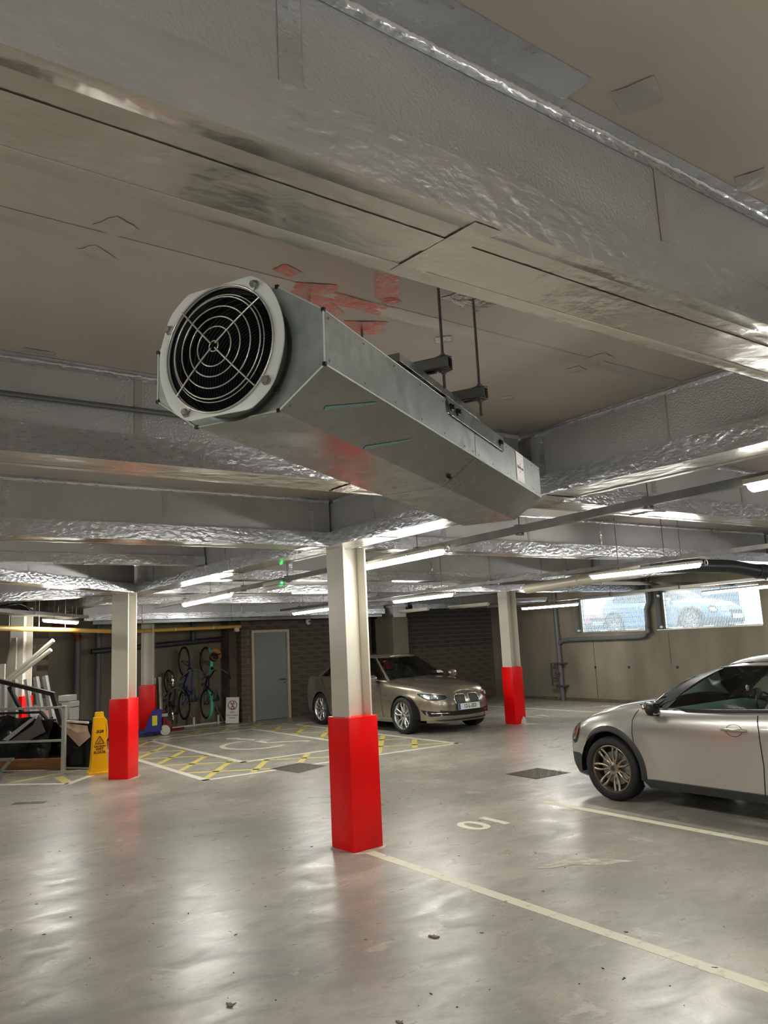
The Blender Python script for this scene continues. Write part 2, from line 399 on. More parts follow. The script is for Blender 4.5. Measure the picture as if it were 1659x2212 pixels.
# door
dr = bpy.data.objects.new('door_1', None); COL.objects.link(dr); dr.location = (8.76, 17.2, 0); dr['kind'] = 'structure'; dr['label'] = 'plain grey door in a cream frame'
fr = MB()
fr.box(8.26, 8.315, 17.16, 17.3, 0, 2.12).box(9.21, 9.27, 17.16, 17.3, 0, 2.12).box(8.315, 9.21, 17.16, 17.3, 2.06, 2.12)
part('door_frame', fr, M_frame, dr, True)
part('door_leaf', MB().box(8.318, 9.207, 17.2, 17.245, .008, 2.057), M_door, dr, True)
h = MB(); h.tube([(9.13, 17.2, .93), (9.13, 17.14, .93), (9.0, 17.14, .93)], .011, 8)
hd = part('door_handle', h, M_steel_dark, dr, True)
part('escutcheon', MB().lathe([(0, .01), (.022, .008), (.024, 0)], 14, frame_T((9.13, 17.198, .84), (1, 0, 0), (0, 0, 1))), M_steel_dark, dr, True)

# ------------------------------------------------------------------ floor markings (painted film, children of the floor)
def strip(b, p, q, wd, z=.0012):
    p = Vector((*p[:2], 0)); q = Vector((*q[:2], 0)); d = (q-p).normalized(); n = Vector((-d.y, d.x, 0))*wd/2
    pts = [p-n, q-n, q+n, p+n]; return b.prism([(v.x, v.y) for v in pts], .0002, z)
def mark(name, m, segs, label=None, z=.0012):
    b = MB()
    for s in segs: strip(b, *s, z=z)
    return part(name, b, m, floor, label=label)
mark('parking_line', M_line, [((3.80, 5.73), (3.80, -6), .095)], 'cream bay line from the central column')
mark('parking_line', M_line, [((6.2, 6.02), (6.2, -6), .095)], 'cream bay line beside the hatchback')
for x in (8.6, 11.05, 13.5):
    mark('parking_line', M_line, [((x, 6.0), (x, -6), .095)])
mark('parking_line', M_white_line, [((11.1, 12.43), (11.1, 16.4), .09)])
mark('parking_line', M_white_line, [((13.5, 11.3), (13.5, 16.4), .09)])
mark('parking_line', M_white_line, [((11.15, 11.15), (11.3, 11.0), .09)])
mark('hatch_border', M_white_line, [((4.25, 10.29), (4.25, 16.9), .1), ((4.2, 10.33), (8.62, 10.2), .1)], 'white outer border of the hatched area')
mark('hatch_border', M_white_line, [((5.3, 11.35), (5.3, 15.72), .1), ((5.25, 11.4), (7.55, 11.4), .1), ((5.25, 15.68), (7.55, 15.68), .1), ((7.5, 11.4), (7.5, 15.68), .1)], 'white inner border of the accessible bay')
mark('hatch_border', M_white_line, [((8.58, 10.1), (8.52, 15.68), .1), ((8.47, 15.65), (9.0, 15.65), .09), ((4.2, 16.85), (8.0, 16.85), .09)])
def clipseg(p, d, x0, x1, y0, y1):
    t0, t1 = -99, 99
    for a, k, lo, hi in ((p[0], d[0], x0, x1), (p[1], d[1], y0, y1)):
        if abs(k) < 1e-9:
            if not lo <= a <= hi: return None
            continue
        u, v = (lo-a)/k, (hi-a)/k
        if u > v: u, v = v, u
        t0, t1 = max(t0, u), min(t1, v)
    return None if t1-t0 < .15 else ((p[0]+d[0]*t0, p[1]+d[1]*t0), (p[0]+d[0]*t1, p[1]+d[1]*t1))
zones = [(4.3, 5.25, 10.38, 16.8), (5.25, 8.5, 10.36, 11.35), (7.55, 8.48, 11.35, 16.8), (5.25, 7.55, 15.73, 16.8)]
for zi, zn in enumerate(zones):
    for k in range(-14, 16):
        for d, off in (((.6, .8), .0), ((.83, -.56), 0.)):
            p = (4.3, 10.45+k*(.96 if off == 0 and d[1] > 0 else 1.04)+(0 if d[1] > 0 else .68))
            s = clipseg(p, d, *zn)
            if s: mark('hatch_line', M_yellow_line, [(s[0], s[1], .095 if d[1] > 0 else .085)], z=.0009)
# wheelchair symbol
def ribbon(pts, wd):
    return [(pts[i], pts[i+1], wd) for i in range(len(pts)-1)]
arc = [(6.36+.56*cos(a), 13.2+.62*sin(a)) for a in [rad(t) for t in range(80, 310, 14)]]
mark('wheelchair_symbol', M_white_line, ribbon([(6.5, 14.36), (6.66, 13.95), (6.62, 13.2), (6.92, 13.05), (7.18, 12.86), (7.2, 12.7)], .11)+[((6.4, 14.5), (6.62, 14.38), .16), ((6.62, 13.75), (6.85, 13.55), .08)]+ribbon(arc, .1), 'white wheelchair symbol painted in the bay')
# bay number reading from inside the bay
d1 = part('bay_number', text_mesh('10', .62, .0008, bold=.012).xf(Matrix.Translation((5.14, 5.80, .0012)) @ Matrix.Rotation(pi, 4, 'Z') @ Matrix.Diagonal((.86, .82, 1, 1))), M_line, floor, label='cream number 10')
part('bay_number', text_mesh('17', .55, .0008, bold=.01).xf(Matrix.Translation((12.3, 11.85, .0012))), M_white_line, floor, label='worn white bay number past the far column')
part('bay_number', text_mesh('18', .55, .0008, bold=.01).xf(Matrix.Translation((14.6, 12.0, .0012))), M_white_line, floor)
# left wing marks, set at an angle
mark('hatch_border', M_white_line, [((1.2, 13.38), (2.8, 11.68), .1), ((2.78, 11.64), (4.0, 13.0), .1)], 'white corner of the angled hatched area')
mark('hatch_line', M_yellow_line, [((2.83, 11.8), (2.85, 12.45), .13), ((2.2, 12.5), (3.3, 12.9), .09), ((1.7, 13.0), (2.8, 13.6), .09)], z=.0009)

def cover(name, pts, label, ribs=8):
    """ribbed steel cover in a shallow frame, flush with the floor"""
    o = empty(name, (*[sum(p[i] for p in pts)/4 for i in range(2)], 0), 0, label, 'manhole cover')
    P = [Vector((*p, 0)) for p in pts]; c = sum(P, Vector())/4
    part('cover_frame', MB().prism([tuple(p[:2]) for p in P], .0003, .0016), M_trim, o, True)
    Q = [c+(p-c)*.93 for p in P]
    part('cover_plate', MB().prism([tuple(p[:2]) for p in Q], .0004, .0022), mat('cast_iron', (74, 70, 64), .5, .6, bump=.8, bscale=70, bdist=.004), o, True)
    b = MB()
    n = ribs*2
    for i in range(n):
        for j in range(n):
            u, v = (i+.5)/n, (j+.5)/n
            p = Q[0].lerp(Q[1], u).lerp(Q[3].lerp(Q[2], u), v)
            a = rad(45 if (i//2+j//2) % 2 else -45); b.box(p.x-.013, p.x+.013, p.y-.005, p.y+.005, .0022, .006, Matrix.Translation(p) @ Matrix.Rotation(a, 4, 'Z') @ Matrix.Translation(-p))
    part('tread', b, mat('worn_iron', (120, 112, 100), .4, .7), o, True, kind='stuff')
    return o
cover('manhole_cover', [(7.06, 6.95), (7.66, 6.93), (7.66, 7.5), (7.07, 7.5)], 'square ribbed iron manhole cover beside the hatchback front wheel')
cover('manhole_cover', [(5.27, 10.45), (5.36, 9.76), (5.95, 10.0), (5.84, 10.6)], 'ribbed manhole cover at the edge of the hatched bay')
gr = empty('floor_drain', (2.1, 10.6, 0), rad(-36), 'small slotted floor drain left of the left column', 'drain')
part('drain_frame', MB().box(-.2, .2, -.075, .075, .0003, .0015), M_concrete, gr)
for x in (-.165, -.075, .075, .165): part('slot', MB().box(x-(.03 if abs(x) > .1 else .066), x+(.03 if abs(x) > .1 else .066), -.06, .06, .0015, .0022), M_black, gr)
# patch of scraped screed
pts = [(4.05+.0, 4.0)]
def blob(pts, name, m, label, z=.001):
    return part(name, MB().prism(pts, .0002, z), m, floor, label=label)
M_scrape = mat('scraped_screed', (196, 190, 174), .6, c2=(150, 144, 130), nscale=12, bump=1., bscale=30, bdist=.01)
blob([(4.43, 4.42), (4.52, 4.36), (4.70, 4.30), (4.86, 4.12), (5.0, 4.09), (5.14, 3.98), (5.06, 4.10), (4.98, 4.24), (4.84, 4.37), (4.72, 4.44), (4.6, 4.43), (4.52, 4.49)], 'screed_patch', M_scrape, 'pale scraped screed patch', .002)
for gx, gy, gr_ in ((3.83, 5.95, .24), (3.51, 11.51, .23), (11.13, 11.39, .21)):
    blob([(gx+gr_*(1+.25*mnoise.noise(Vector((cos(t)*2+gx, sin(t)*2, 0))))*cos(t), gy+gr_*(1+.25*mnoise.noise(Vector((cos(t)*2+gx, sin(t)*2, 3))))*sin(t)) for t in [2*pi*i/26 for i in range(26)]], 'grout_pad', M_scrape, None, .0008)
# fine debris
rnd = random.Random(5); deb = MB()
for i in range(150):
    x, y = rnd.uniform(.3, 5.5), rnd.uniform(1.2, 8)
    s = rnd.uniform(.0015, .006); a = rnd.uniform(0, pi); el = rnd.uniform(1, 3.5)
    deb.prism([(x+s*el*cos(a), y+s*el*sin(a)), (x-s*sin(a), y+s*cos(a)), (x-s*el*cos(a)*.7, y-s*el*sin(a)*.8), (x+s*sin(a)*.6, y-s*cos(a)*.5)], .0002, .002+s*.2)
tag(part('grit', deb, mat('dark_grit', (52, 47, 40), .9)), 'dark grit and leaf scraps scattered over the open floor', 'debris', kind='stuff')
leaf = MB()
for i, (x, y, s, a) in enumerate(((1.72, 3.9, .04, .3), (3.02, 3.9, .05, 1.), (.75, 2.9, .035, 2.), (2.25, 3.2, .03, .5))):
    for k in range(3):
        aa = a+k*.7; q = [(x+s*cos(aa)*(1-.2*k), y+s*sin(aa)), (x+s*.3*cos(aa+1.6), y+s*.3*sin(aa+1.6)), (x-s*.6*cos(aa), y-s*.6*sin(aa)), (x-s*.3*cos(aa+1.6), y-s*.3*sin(aa+1.6))]
        leaf.prism(q, .0004, .003+.002*k)
tag(part('dry_leaves', leaf, mat('dry_leaf', (122, 110, 84), .8)), 'curled dry leaves on the open floor', 'leaves', kind='stuff')

# ------------------------------------------------------------------ foil wrapped beams
def wavy_box(L, x0, x1, z0, z1, amp, seed, step=.05, bev=.012):
    """long box along local y with a crumpled skin"""
    n = max(2, int(L/step)); sec = []
    def edge(a, b, k): return [(a[0]+(b[0]-a[0])*i/k, a[1]+(b[1]-a[1])*i/k) for i in range(k)]
    c = [(x0, z0+bev), (x0+bev, z0), (x1-bev, z0), (x1, z0+bev), (x1, z1), (x0, z1)]
    ks = [1, 7, 1, 4, 1, 4]
    for i in range(6): sec += edge(c[i], c[(i+1) % 6], ks[i])
    rows = []
    for i in range(n+1):
        y = L*i/n; R = []
        for j, (x, z) in enumerate(sec):
            q = Vector((x*7+seed, y*5, z*9)); q2 = Vector((x*30+seed, y*14, z*30))
            d = amp*mnoise.noise(q)+amp*.5*mnoise.noise(q2)
            cx, cz = (x0+x1)/2, (z0+z1)/2; v = Vector((x-cx, 0, (z-cz)*1.5)); v.normalize()
            R.append((x+v.x*d, y, z+v.z*d*(.35 if z < z0+.002 else 1) if z < z1-1e-4 else z))
        rows.append(R)
    return MB().grid(rows, True).add([], [])
def beam(label, p, q, zb=2.585, wf=.27, band=.118, ww=.15, amp=.003, step=.06, tapes=None, off=0., seed=0, trims=True):
    p = Vector((*p, 0)); q = Vector((*q, 0)); L = (q-p).length; d = (q-p)/L
    ang = atan2(-d.x, d.y); o = empty('ceiling_beam', p, ang, label, 'beam')
    part('web_cladding', MB().box(-ww/2+off, ww/2+off, 0, L, zb+band-.01, ZC-.003), M_web, o)
    part('flange_wrap', wavy_box(L, -wf/2, wf/2, zb, zb+band, amp, seed, step), M_under, o, smooth=35)
    for s in (-1, 1):       # tape over the flange side faces and edge tapes under the flange
        b = MB(); x = s*(wf/2+amp*1.6+.003); n = max(2, int(L/.08)); rows = []
        for i in range(n+1):
            y = L*i/n; w_ = .004*mnoise.noise(Vector((y*3, s*5+seed, 0)))+.003*mnoise.noise(Vector((y*17, s+seed, 4)))
            rows.append([(s*(ww/2+off*s+.004), y, zb+band+.004+w_), (x, y, zb+band+.005+w_), (x+s*.001+s*.0015*mnoise.noise(Vector((y*9, 1, seed))), y, zb+band*.5+w_), (x, y, zb-amp*.45-.0012), (x-s*.045, y, zb-amp*.45-.0014), (x-s*.0465, y, zb-.0004)])
        part('edge_tape', b.grid([R[:4] for R in rows]), M_foil, o, smooth=50)
        part('under_tape', MB().grid([R[3:] for R in rows]), M_under, o, smooth=50)
        if trims:
            b = MB(); rows = []
            for i in range(n+1):
                y = L*i/n; w_ = .003*mnoise.noise(Vector((y*6, s*9+seed, 2)))
                xx = s*(ww/2)+off
                rows.append([(xx+s*.0015, y, ZC-.03+w_), (xx+s*.003, y, ZC-.014), (xx+s*.008, y, ZC-.006), (xx+s*.016, y, ZC-.0025), (xx+s*.045, y, ZC-.0015+w_*.2)])
            part('corner_tape', b.grid(rows), M_foil, o, smooth=60)
    ys = tapes if tapes is not None else [1.1+1.2*i for i in range(int((L-1)/1.2))]
    for i, y in enumerate(ys):
        wd = .035 if i % 3 else .05; b = MB(); rows = []
        for k in range(7):
            yy = y-wd/2+wd*k/6; e = .0015*mnoise.noise(Vector((yy*80, y, seed)))
            rows.append([(-ww/2+off-.0022-e, yy, ZC-.02), (-ww/2+off-.0022, yy, zb+band), (ww/2+off+.0022, yy, zb+band), (ww/2+off+.0022+e, yy, ZC-.02)])
        part('joint_tape', b.grid(rows), M_tape_dull if i % 2 else M_foil, o)
        if i % 2 == 0 and tapes != [6.64, 7.78]:
            part('flange_patch', wavy_box(.12, -wf/2-.005, wf/2+.005, zb-.006, zb+band+.004, .003, i+seed, .02).xf(Matrix.Translation((0, y-.07, 0))), M_foil2, o, smooth=50)
    return o
B1 = beam('wide foil wrapped beam crossing overhead above the jet fan', (-6, 1.195), (XR, 1.195), wf=.275, amp=.0014, step=.05,
          tapes=[6.64, 7.78], seed=3)
part('seam_tape', MB().grid([[(-.02+.002*mnoise.noise(Vector((i*.4, 0, 0))), i*.1, 2.5828), (.045, i*.1, 2.5828+.0004*mnoise.noise(Vector((i*.7, 3, 0))))] for i in range(214)]), M_under, B1, smooth=60)
for y in (7.0, 7.03): part('cross_tape', MB().grid([[(-.13+.026*k, y+j*.014+k*.003, 2.5818-.0003*(j % 2)) for k in range(11)] for j in range(4)]), M_under, B1, smooth=60)
for y in (7.2, 7.25): part('cross_tape', MB().grid([[(.1415, y+j*.02+.002*k, 2.59+.018*k) for k in range(7)] for j in range(3)]).xf(Matrix.Diagonal((1, 1, 1, 1))), M_foil2, B1, smooth=60)
beam('foil wrapped beam reaching the main beam past the jet fan, left stretch', (-6, 3.5), (3.55, 3.5), wf=.25, seed=11, step=.06)
beam('foil wrapped beam past the jet fan, right stretch above the trunking', (3.84, 3.5), (10.98, 3.5), wf=.25, seed=12, step=.08)
beam('foil wrapped beam meeting the central column from the left', (-6, 5.93), (3.6, 5.93), wf=.27, seed=13, step=.07, tapes=[6.95, 8.1, 9.42])
beam('foil wrapped beam meeting the central column from the right', (3.84, 5.95), (10.98, 5.95), wf=.27, seed=14, step=.09)
beam('long foil wrapped beam running over the central and left columns', (3.70, -6), (3.70, 17.0), wf=.29, amp=.0025, seed=5, step=.07, tapes=[7.35, 8.4, 9.3, 9.42, 11.2, 13, 14.2, 15.4, 16.6, 16.9])
beam('shallower secondary beam ending against the long beam, left side', (-6, 8.78), (3.6, 8.78), zb=2.73, wf=.14, band=.1, ww=.1, seed=6, step=.09)
beam('secondary foil beam right of the central column', (3.84, 9.13), (10.98, 9.13), zb=2.585, wf=.26, seed=7, step=.12)
beam('foil beam between the left column and the far right column', (3.84, 11.4), (10.98, 11.4), seed=8, step=.14)
beam('foil beam above the parked saloon car', (3.84, 14.0), (10.98, 14.0), wf=.25, seed=20, step=.2)
beam('long foil beam over the far right column', (11.12, -6), (11.12, 16.45), seed=9, step=.14)
beam('short foil beam from the far right column to the concrete wall', (11.26, 11.4), (XR, 11.4), seed=10, step=.2)
beam('short foil beam to the concrete wall by the wider opening', (11.26, 5.95), (XR, 5.95), seed=21, step=.2)
beam('angled foil beam from the left column towards the camera side', (3.5, 11.25), (-2.8, 5.55), seed=15, step=.1)
beam('angled foil beam from the left column towards the pipes', (3.45, 11.55), (-1.2, 16.1), seed=16, step=.14)
beam('low edge beam along the top of the blockwork wall', (4.2, 16.6), (11.7, 16.6), zb=2.42, wf=.3, band=.12, ww=.2, seed=17, step=.2)
beam('edge beam over the blockwork behind the saloon', (12.3, 16.2), (XR, 16.2), zb=2.5, wf=.26, seed=18, step=.2)

# soffit strips and the taped patches
def tape_on_ceiling(y, wd, x0, x1, m, name='ceiling_tape'):
    n = int((x1-x0)/.12); rows = []
    for i in range(n+1):
        x = x0+(x1-x0)*i/n; rows.append([(x, y-wd/2+.003*mnoise.noise(Vector((x*4, y, 1))), ZC-.0012), (x, y-.006, ZC-.004-.002*mnoise.noise(Vector((x*9, y, 0)))), (x, y+.006, ZC-.003), (x, y+wd/2+.003*mnoise.noise(Vector((x*5, y, 5))), ZC-.0012)])
    return part(name, MB().grid(rows), m, ceiling, smooth=60)
tape_on_ceiling(2.285, .09, -6, 3.6, M_tape_dull)
for y in (4.75, 7.3, -.9): tape_on_ceiling(y, .08, -6, 3.6, M_tape_dull)
tape_on_ceiling(1.05, .1, -6, 1.37, M_foil)
for y in (2.3, 4.75, 7.5, 10.3, 12.7): tape_on_ceiling(y, .08, 3.8, 11, M_tape_dull)
def patch(cx, cy_, sx, sy, a, m, seed, z=ZC, amp=.007, parent=None):
    n = 9; rows = []
    for i in range(n):
        R = []
        for j in range(n):
            u, v = (i/(n-1)-.5), (j/(n-1)-.5); jx = 1+.12*mnoise.noise(Vector((v*3+seed, 0, 0))); x, y = u*sx*jx, v*sy*(1+.12*mnoise.noise(Vector((u*3, seed, 0))))
            h = .0018+max(0, amp*(.9-3*(u*u+v*v))*(.6+mnoise.noise(Vector((u*9, v*5, seed)))))
            R.append((cx+x*cos(a)-y*sin(a), cy_+x*sin(a)+y*cos(a), z-h))
        rows.append(R)
    return part('foil_patch', MB().grid(rows), m, parent or ceiling, smooth=40)
for i, (x, y, sx, sy, a) in enumerate(((.634, 2.19, .09, .1, .5), (.632, 2.38, .1, .07, .6), (2.085, 2.40, .07, .07, .8), (1.514, .98, .1, .1, .4), (2.108, 1.03, .1, .08, .4),
        (2.93, 2.88, .07, .06, .5), (2.915, 2.39, .09, .08, .2), (2.893, 2.215, .1, .09, .2), (.649, 3.33, .12, .05, 0), (4.9, 9.6, .12, .1, .3), (5.2, 2.6, .12, .1, 0))):
    patch(x, y, sx, sy, a, M_tape_dull if i not in (2,) else M_foil2, i*3+1)
patch(1.209, 2.18, .08, .06, .3, M_pink, 40)
patch(1.66, 2.2, .07, .06, .4, M_pink, 41, amp=.01)
patch(1.42, 2.36, .28, .12, .55, M_pink, 42, amp=.012)
patch(1.36, 2.26, .16, .1, -.4, M_pink, 44, amp=.01)
patch(1.55, 2.285, .3, .085, 0., M_pink, 45, amp=.008)
patch(1.50, 2.0, .085, .46, -.62, M_pink, 46, amp=.003)
patch(1.71, 2.46, .17, .13, -.45, M_pink, 43, amp=.012)
patch(1.52, 2.5, .1, .06, .2, M_pink, 47, amp=.008)
patch(1.93, 2.03, .2, .15, .2, M_foil2, 49, amp=.014)

# ------------------------------------------------------------------ columns
def column(loc, rot, label, h=2.6, gh=1.1, gw=.3, chip=False, rec='y'):
    o = empty('column', (*loc, 0), rot, label, 'column')
    b = MB(); a = .127; t = .016
    prof = [(-a, -a), (-a+t, -a), (-a+t, -t), (a-t, -t), (a-t, -a), (a, -a), (a, a), (a-t, a), (a-t, t), (-a+t, t), (-a+t, a), (-a, a)]
    b.prism(prof, gh-.02, h); part('shaft', b, M_white_paint, o)
    g = gw/2; gb = MB().box(-g, g, -g, g, 0, gh, bev=.012)
    part('column_guard', gb, M_red, o, smooth=40, label='glossy red guard round the foot')
    if chip:
        c = MB()
        poly = [(.0, 0), (.143, 0), (.143, .11), (.13, .08), (.115, .125), (.1, .10), (.085, .14), (.06, .13), (.05, .075), (.03, .1), (.015, .04)]
        T = frame_T((-.0, -g-.001, .003), (1, 0, 0), (0, 0, 1)); c.prism(poly, -.0005, .0008, T)
        part('bare_patch', c, M_white_paint, o, label='patch where the red paint has flaked off')
    return o
column((3.825, 5.955), rad(4), 'white steel column with red foot guard in the middle of the floor', gw=.318)
column((3.51, 11.51), rad(44), 'turned white column with red foot guard beside the yellow wet floor cone', gh=1.1)
column((11.13, 11.39), 0, 'white column with chipped red foot guard beside the saloon bumper', gh=1.1, chip=True, gw=.29)
column((5.70, 17.0), rad(-25), 'slim white column with dull red guard behind the blue pallet truck', gh=1.03, h=2.45, gw=.33)
column((2.72, 14.7), rad(44), 'white column rising behind the heap of scrap', gh=1.1)
# ------------------------------------------------------------------ jet fan
FC = Vector((.7807, 1.6766, 2.4511)); FAZ = rad(61.55); FP = rad(-1.22)
fan = empty('jet_fan', FC, (FP, 0, -FAZ), 'octagonal galvanised jet fan hung under the ceiling with a wire guard facing the camera', 'fan')
FW, FH, FA, FB, FL = .25, .1566, .1278, .0894, 1.89
def octa(w, h, a, b): return [(w-a, h), (w, h-b), (w, -(h-b)), (w-a, -h), (-(w-a), -h), (-w, -(h-b)), (-w, h-b), (-(w-a), h)]
oc = octa(FW, FH, FA, FB)
SPLIT = 1.03
def tubeoct(y0, y1, g=0.):
    b = MB(); o = octa(FW+g, FH+g, FA, FB)
    return b.grid([[(x, y, z) for x, z in o] for y in (y0, y1)], True)
cas = part('casing', tubeoct(.002, SPLIT-.0015), M_duct_low, fan)
cas2 = part('casing', tubeoct(SPLIT+.0015, FL), M_duct_low, fan)
# brighter skin paints light onto the side towards the camera; folded seams
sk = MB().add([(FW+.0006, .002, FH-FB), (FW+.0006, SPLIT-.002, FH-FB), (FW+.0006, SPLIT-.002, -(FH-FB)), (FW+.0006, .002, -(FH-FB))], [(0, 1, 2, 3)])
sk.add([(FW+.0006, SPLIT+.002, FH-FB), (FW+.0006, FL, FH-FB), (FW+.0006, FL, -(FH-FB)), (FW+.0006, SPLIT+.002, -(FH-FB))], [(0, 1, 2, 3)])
part('lit_side_skin', sk, M_galv, fan)
for z in (-(FH-FB),):
    part('folded_edge', MB().tube([(FW+.0005, .0, z), (FW+.0005, FL, z)], .0022, 6), M_flange, fan)
part('folded_edge', MB().tube([(FW+.0005, .0, FH-FB), (FW+.0005, FL, FH-FB)], .0015, 6), M_galv, fan)
part('casing_joint', tubeoct(SPLIT-.0012, SPLIT+.0012, -.0015), M_black, fan)
# end panels with a round opening in the front one
def ringface(outer, r, n=64, y=0., cx=0., cz=0.):
    b = MB(); vo = []
    for i in range(n):
        a = 2*pi*i/n; dx, dz = cos(a), sin(a); best = 1e9
        for k in range(len(outer)):
            x1, z1 = outer[k]; x2, z2 = outer[(k+1) % len(outer)]
            ex, ez = x2-x1, z2-z1; den = dx*ez-dz*ex
            if abs(den) < 1e-9: continue
            t = ((x1-cx)*ez-(z1-cz)*ex)/den; u = ((x1-cx)*dz-(z1-cz)*dx)/den
            if t > 0 and -1e-6 <= u <= 1+1e-6: best = min(best, t)
        vo.append((cx+dx*best, y, cz+dz*best))
    vi = [(cx+r*cos(2*pi*i/n), y, cz+r*sin(2*pi*i/n)) for i in range(n)]
    return b.grid([vo, vi], True)
RS = .1545
part('front_panel', ringface(oc, RS-.002, y=0.), M_galv_face, fan)
part('rear_panel', MB().add([(x, FL, z) for x, z in oc], [tuple(range(8))]), M_galv, fan)
fe = MB()
for k in range(8):
    (x1, z1), (x2, z2) = oc[k], oc[(k+1) % 8]; fe.tube([(x1, -.001, z1), (x2, -.001, z2)], .0022, 6)
part('panel_edge', fe, M_flange, fan)
cn = MB()
for x, z in oc: cn.box(x-.0045, x+.0045, -.004, .003, z-.0045, z+.0045)
part('corner_gap', cn, M_black, fan, kind='stuff')
RY = Matrix.Rotation(pi/2, 4, 'X')          # local z of lathe -> -y (towards the viewer)
PJ = .066
sp = MB().lathe([(RS+.008, .0005), (RS+.008, .004), (RS+.001, .005), (RS-.002, PJ*.42), (RS+.002, PJ*.46), (RS-.002, PJ*.5), (RS-.004, PJ-.004)], 72, RY)
part('spigot', sp, M_spigot, fan, smooth=40)
# irregular bolted flange with two flats and rounded quarters
n = 96; rows = []
def flr(a):
    base = .178; k = cos(a-rad(52)); 
    for c, d in ((rad(45), .186), (rad(225), .186), (rad(135), .186), (rad(315), .186)): pass
    r = .184+.006*abs(sin(2*a))**4
    if abs(sin(a)) > .3: r = min(r, max(.1605, (.1625 if sin(a) > 0 else .1645)/abs(sin(a))))
    return r
out = [(flr(2*pi*i/n)*cos(2*pi*i/n), flr(2*pi*i/n)*sin(2*pi*i/n)) for i in range(n)]
def jit(i, s): return .0022*mnoise.noise(Vector((out[i][0]*16, out[i][1]*16, s)))
rows = [[(.1545*cos(2*pi*i/n), -(PJ-.002), .1545*sin(2*pi*i/n)) for i in range(n)],
        [(.1545*cos(2*pi*i/n), -PJ-.002, .1545*sin(2*pi*i/n)) for i in range(n)],
        [(.159*cos(2*pi*i/n), -PJ-.003-jit(i, 1)*.3, .159*sin(2*pi*i/n)) for i in range(n)],
        [(out[i][0], -PJ-.002-jit(i, 3)*1.6, out[i][1]) for i in range(n)],
        [(out[i][0], -PJ+.002-jit(i, 3)*1.6, out[i][1]) for i in range(n)]]
part('mounting_flange', MB().grid(rows, True), M_flange, fan, smooth=40)
part('liner', MB().lathe([(.153, PJ), (.153, -.35), (.148, -.36), (.0, -.36)], 64, RY), M_darkin, fan, smooth=40)
lr = MB()
for i in range(30): lr.lathe([(.1525, -.02-.011*i), (.1505, -.0235-.011*i), (.1525, -.027-.011*i)], 48, RY)
part('liner_rib', lr, mat('dark_rib', (52, 58, 60), .5, .3), fan, kind='stuff')
imp = MB()
imp.lathe([(0, -.2), (.04, -.2), (.05, -.23), (.05, -.33)], 32, RY)
part('hub', imp, M_black, fan, smooth=40)
for k in range(7):
    a = 2*pi*k/7; b = MB(); rw = []
    for i in range(6):
        r = .05+.085*i/5; tw = rad(35-12*i/5); wd = .035
        rw.append([((r*cos(a+s*wd/r*cos(tw)*.6)), .27+s*wd*sin(tw), r*sin(a+s*wd/r*cos(tw)*.6)) for s in (-1, 0, 1)])
    part('blade', b.grid(rw), M_spigot, fan, smooth=60)
# wire guard: dished, wound from rings on four spokes
def gy(r): return -(PJ+.006+.016*(1-(r/.157)**2))
g = empty('wire_guard'); g.parent = fan
def ring(r, y, w=.0019): return MB().tube([(r*cos(2*pi*i/64), y, r*sin(2*pi*i/64)) for i in range(64)], w, 8, closed=True)
for i, r in enumerate((.157, .126, .101, .074, .049, .013)):
    part('ring', ring(r, gy(r), .0024 if r > .15 else .0019), M_wire, g, smooth=60)
part('ring', ring(.133, gy(.133)+.004, .0015), M_wire, g, smooth=60)
for a in (43, 137, 223, 317):
    a = rad(a-4); pts = [((.008+.149*t)*cos(a), gy(.008+.149*t)-.003, (.008+.149*t)*sin(a)) for t in [i/8 for i in range(9)]]
    part('spoke', MB().tube(pts, .0023, 8), M_wire, g, smooth=60)
for a in (52, 152, 236, 322):
    a = rad(a); x, z = .172*cos(a), .172*sin(a)
    bo = part('bolt', MB().lathe([(0, .012), (.008, .012), (.009, .010), (.009, .003), (.0125, .003), (.0125, .0)], 6, Matrix.Translation((x, -PJ-.004, z)) @ RY), M_bolt, fan)
    part('clip', MB().box(-.017, .006, -.0015, .0015, -.007, .007, Matrix.Translation((x, -PJ-.006, z)) @ Matrix.Rotation(-a, 4, 'Y')), M_flange, bo)
for a in (50, 318): part('bolt', MB().lathe([(0, .008), (.009, .008), (.01, 0)], 8, Matrix.Translation((.158*cos(rad(a)), -.001, .158*sin(rad(a)))) @ RY), M_spigot, fan)
# rivets
def rivet(p, nrm):
    T = frame_T(p, Vector(nrm).orthogonal(), Vector(nrm).cross(Vector(nrm).orthogonal())); return MB().lathe([(0, .0018), (.0022, .0016), (.0032, 0)], 8, T)
ch = Vector((FB, 0, -FA)).normalized()
for y in (.02, .2, .38, .56, .74, .92, 1.0, 1.06, 1.22, 1.4, 1.58, 1.76, 1.87):
    for z in (FH-FB-.014, -(FH-FB)+.014): part('rivet', rivet((FW+.0008, y, z), (1, 0, 0)), M_spigot, fan)
    if y in (.02, 1.0, 1.06, 1.87):
        for t in (.12, .85): part('rivet', rivet((FW-FA*t, y, -(FH-FB)-FB*t), (FB, 0, -FA)), M_steel_dark, fan)
part('knob', MB().lathe([(0, .014), (.006, .014), (.006, .004), (.01, .003), (.01, 0)], 10, frame_T((FW-FA*.7, .99, -(FH-FB)-FB*.7), (0, 1, 0), (FA, 0, FB))), M_black, fan)
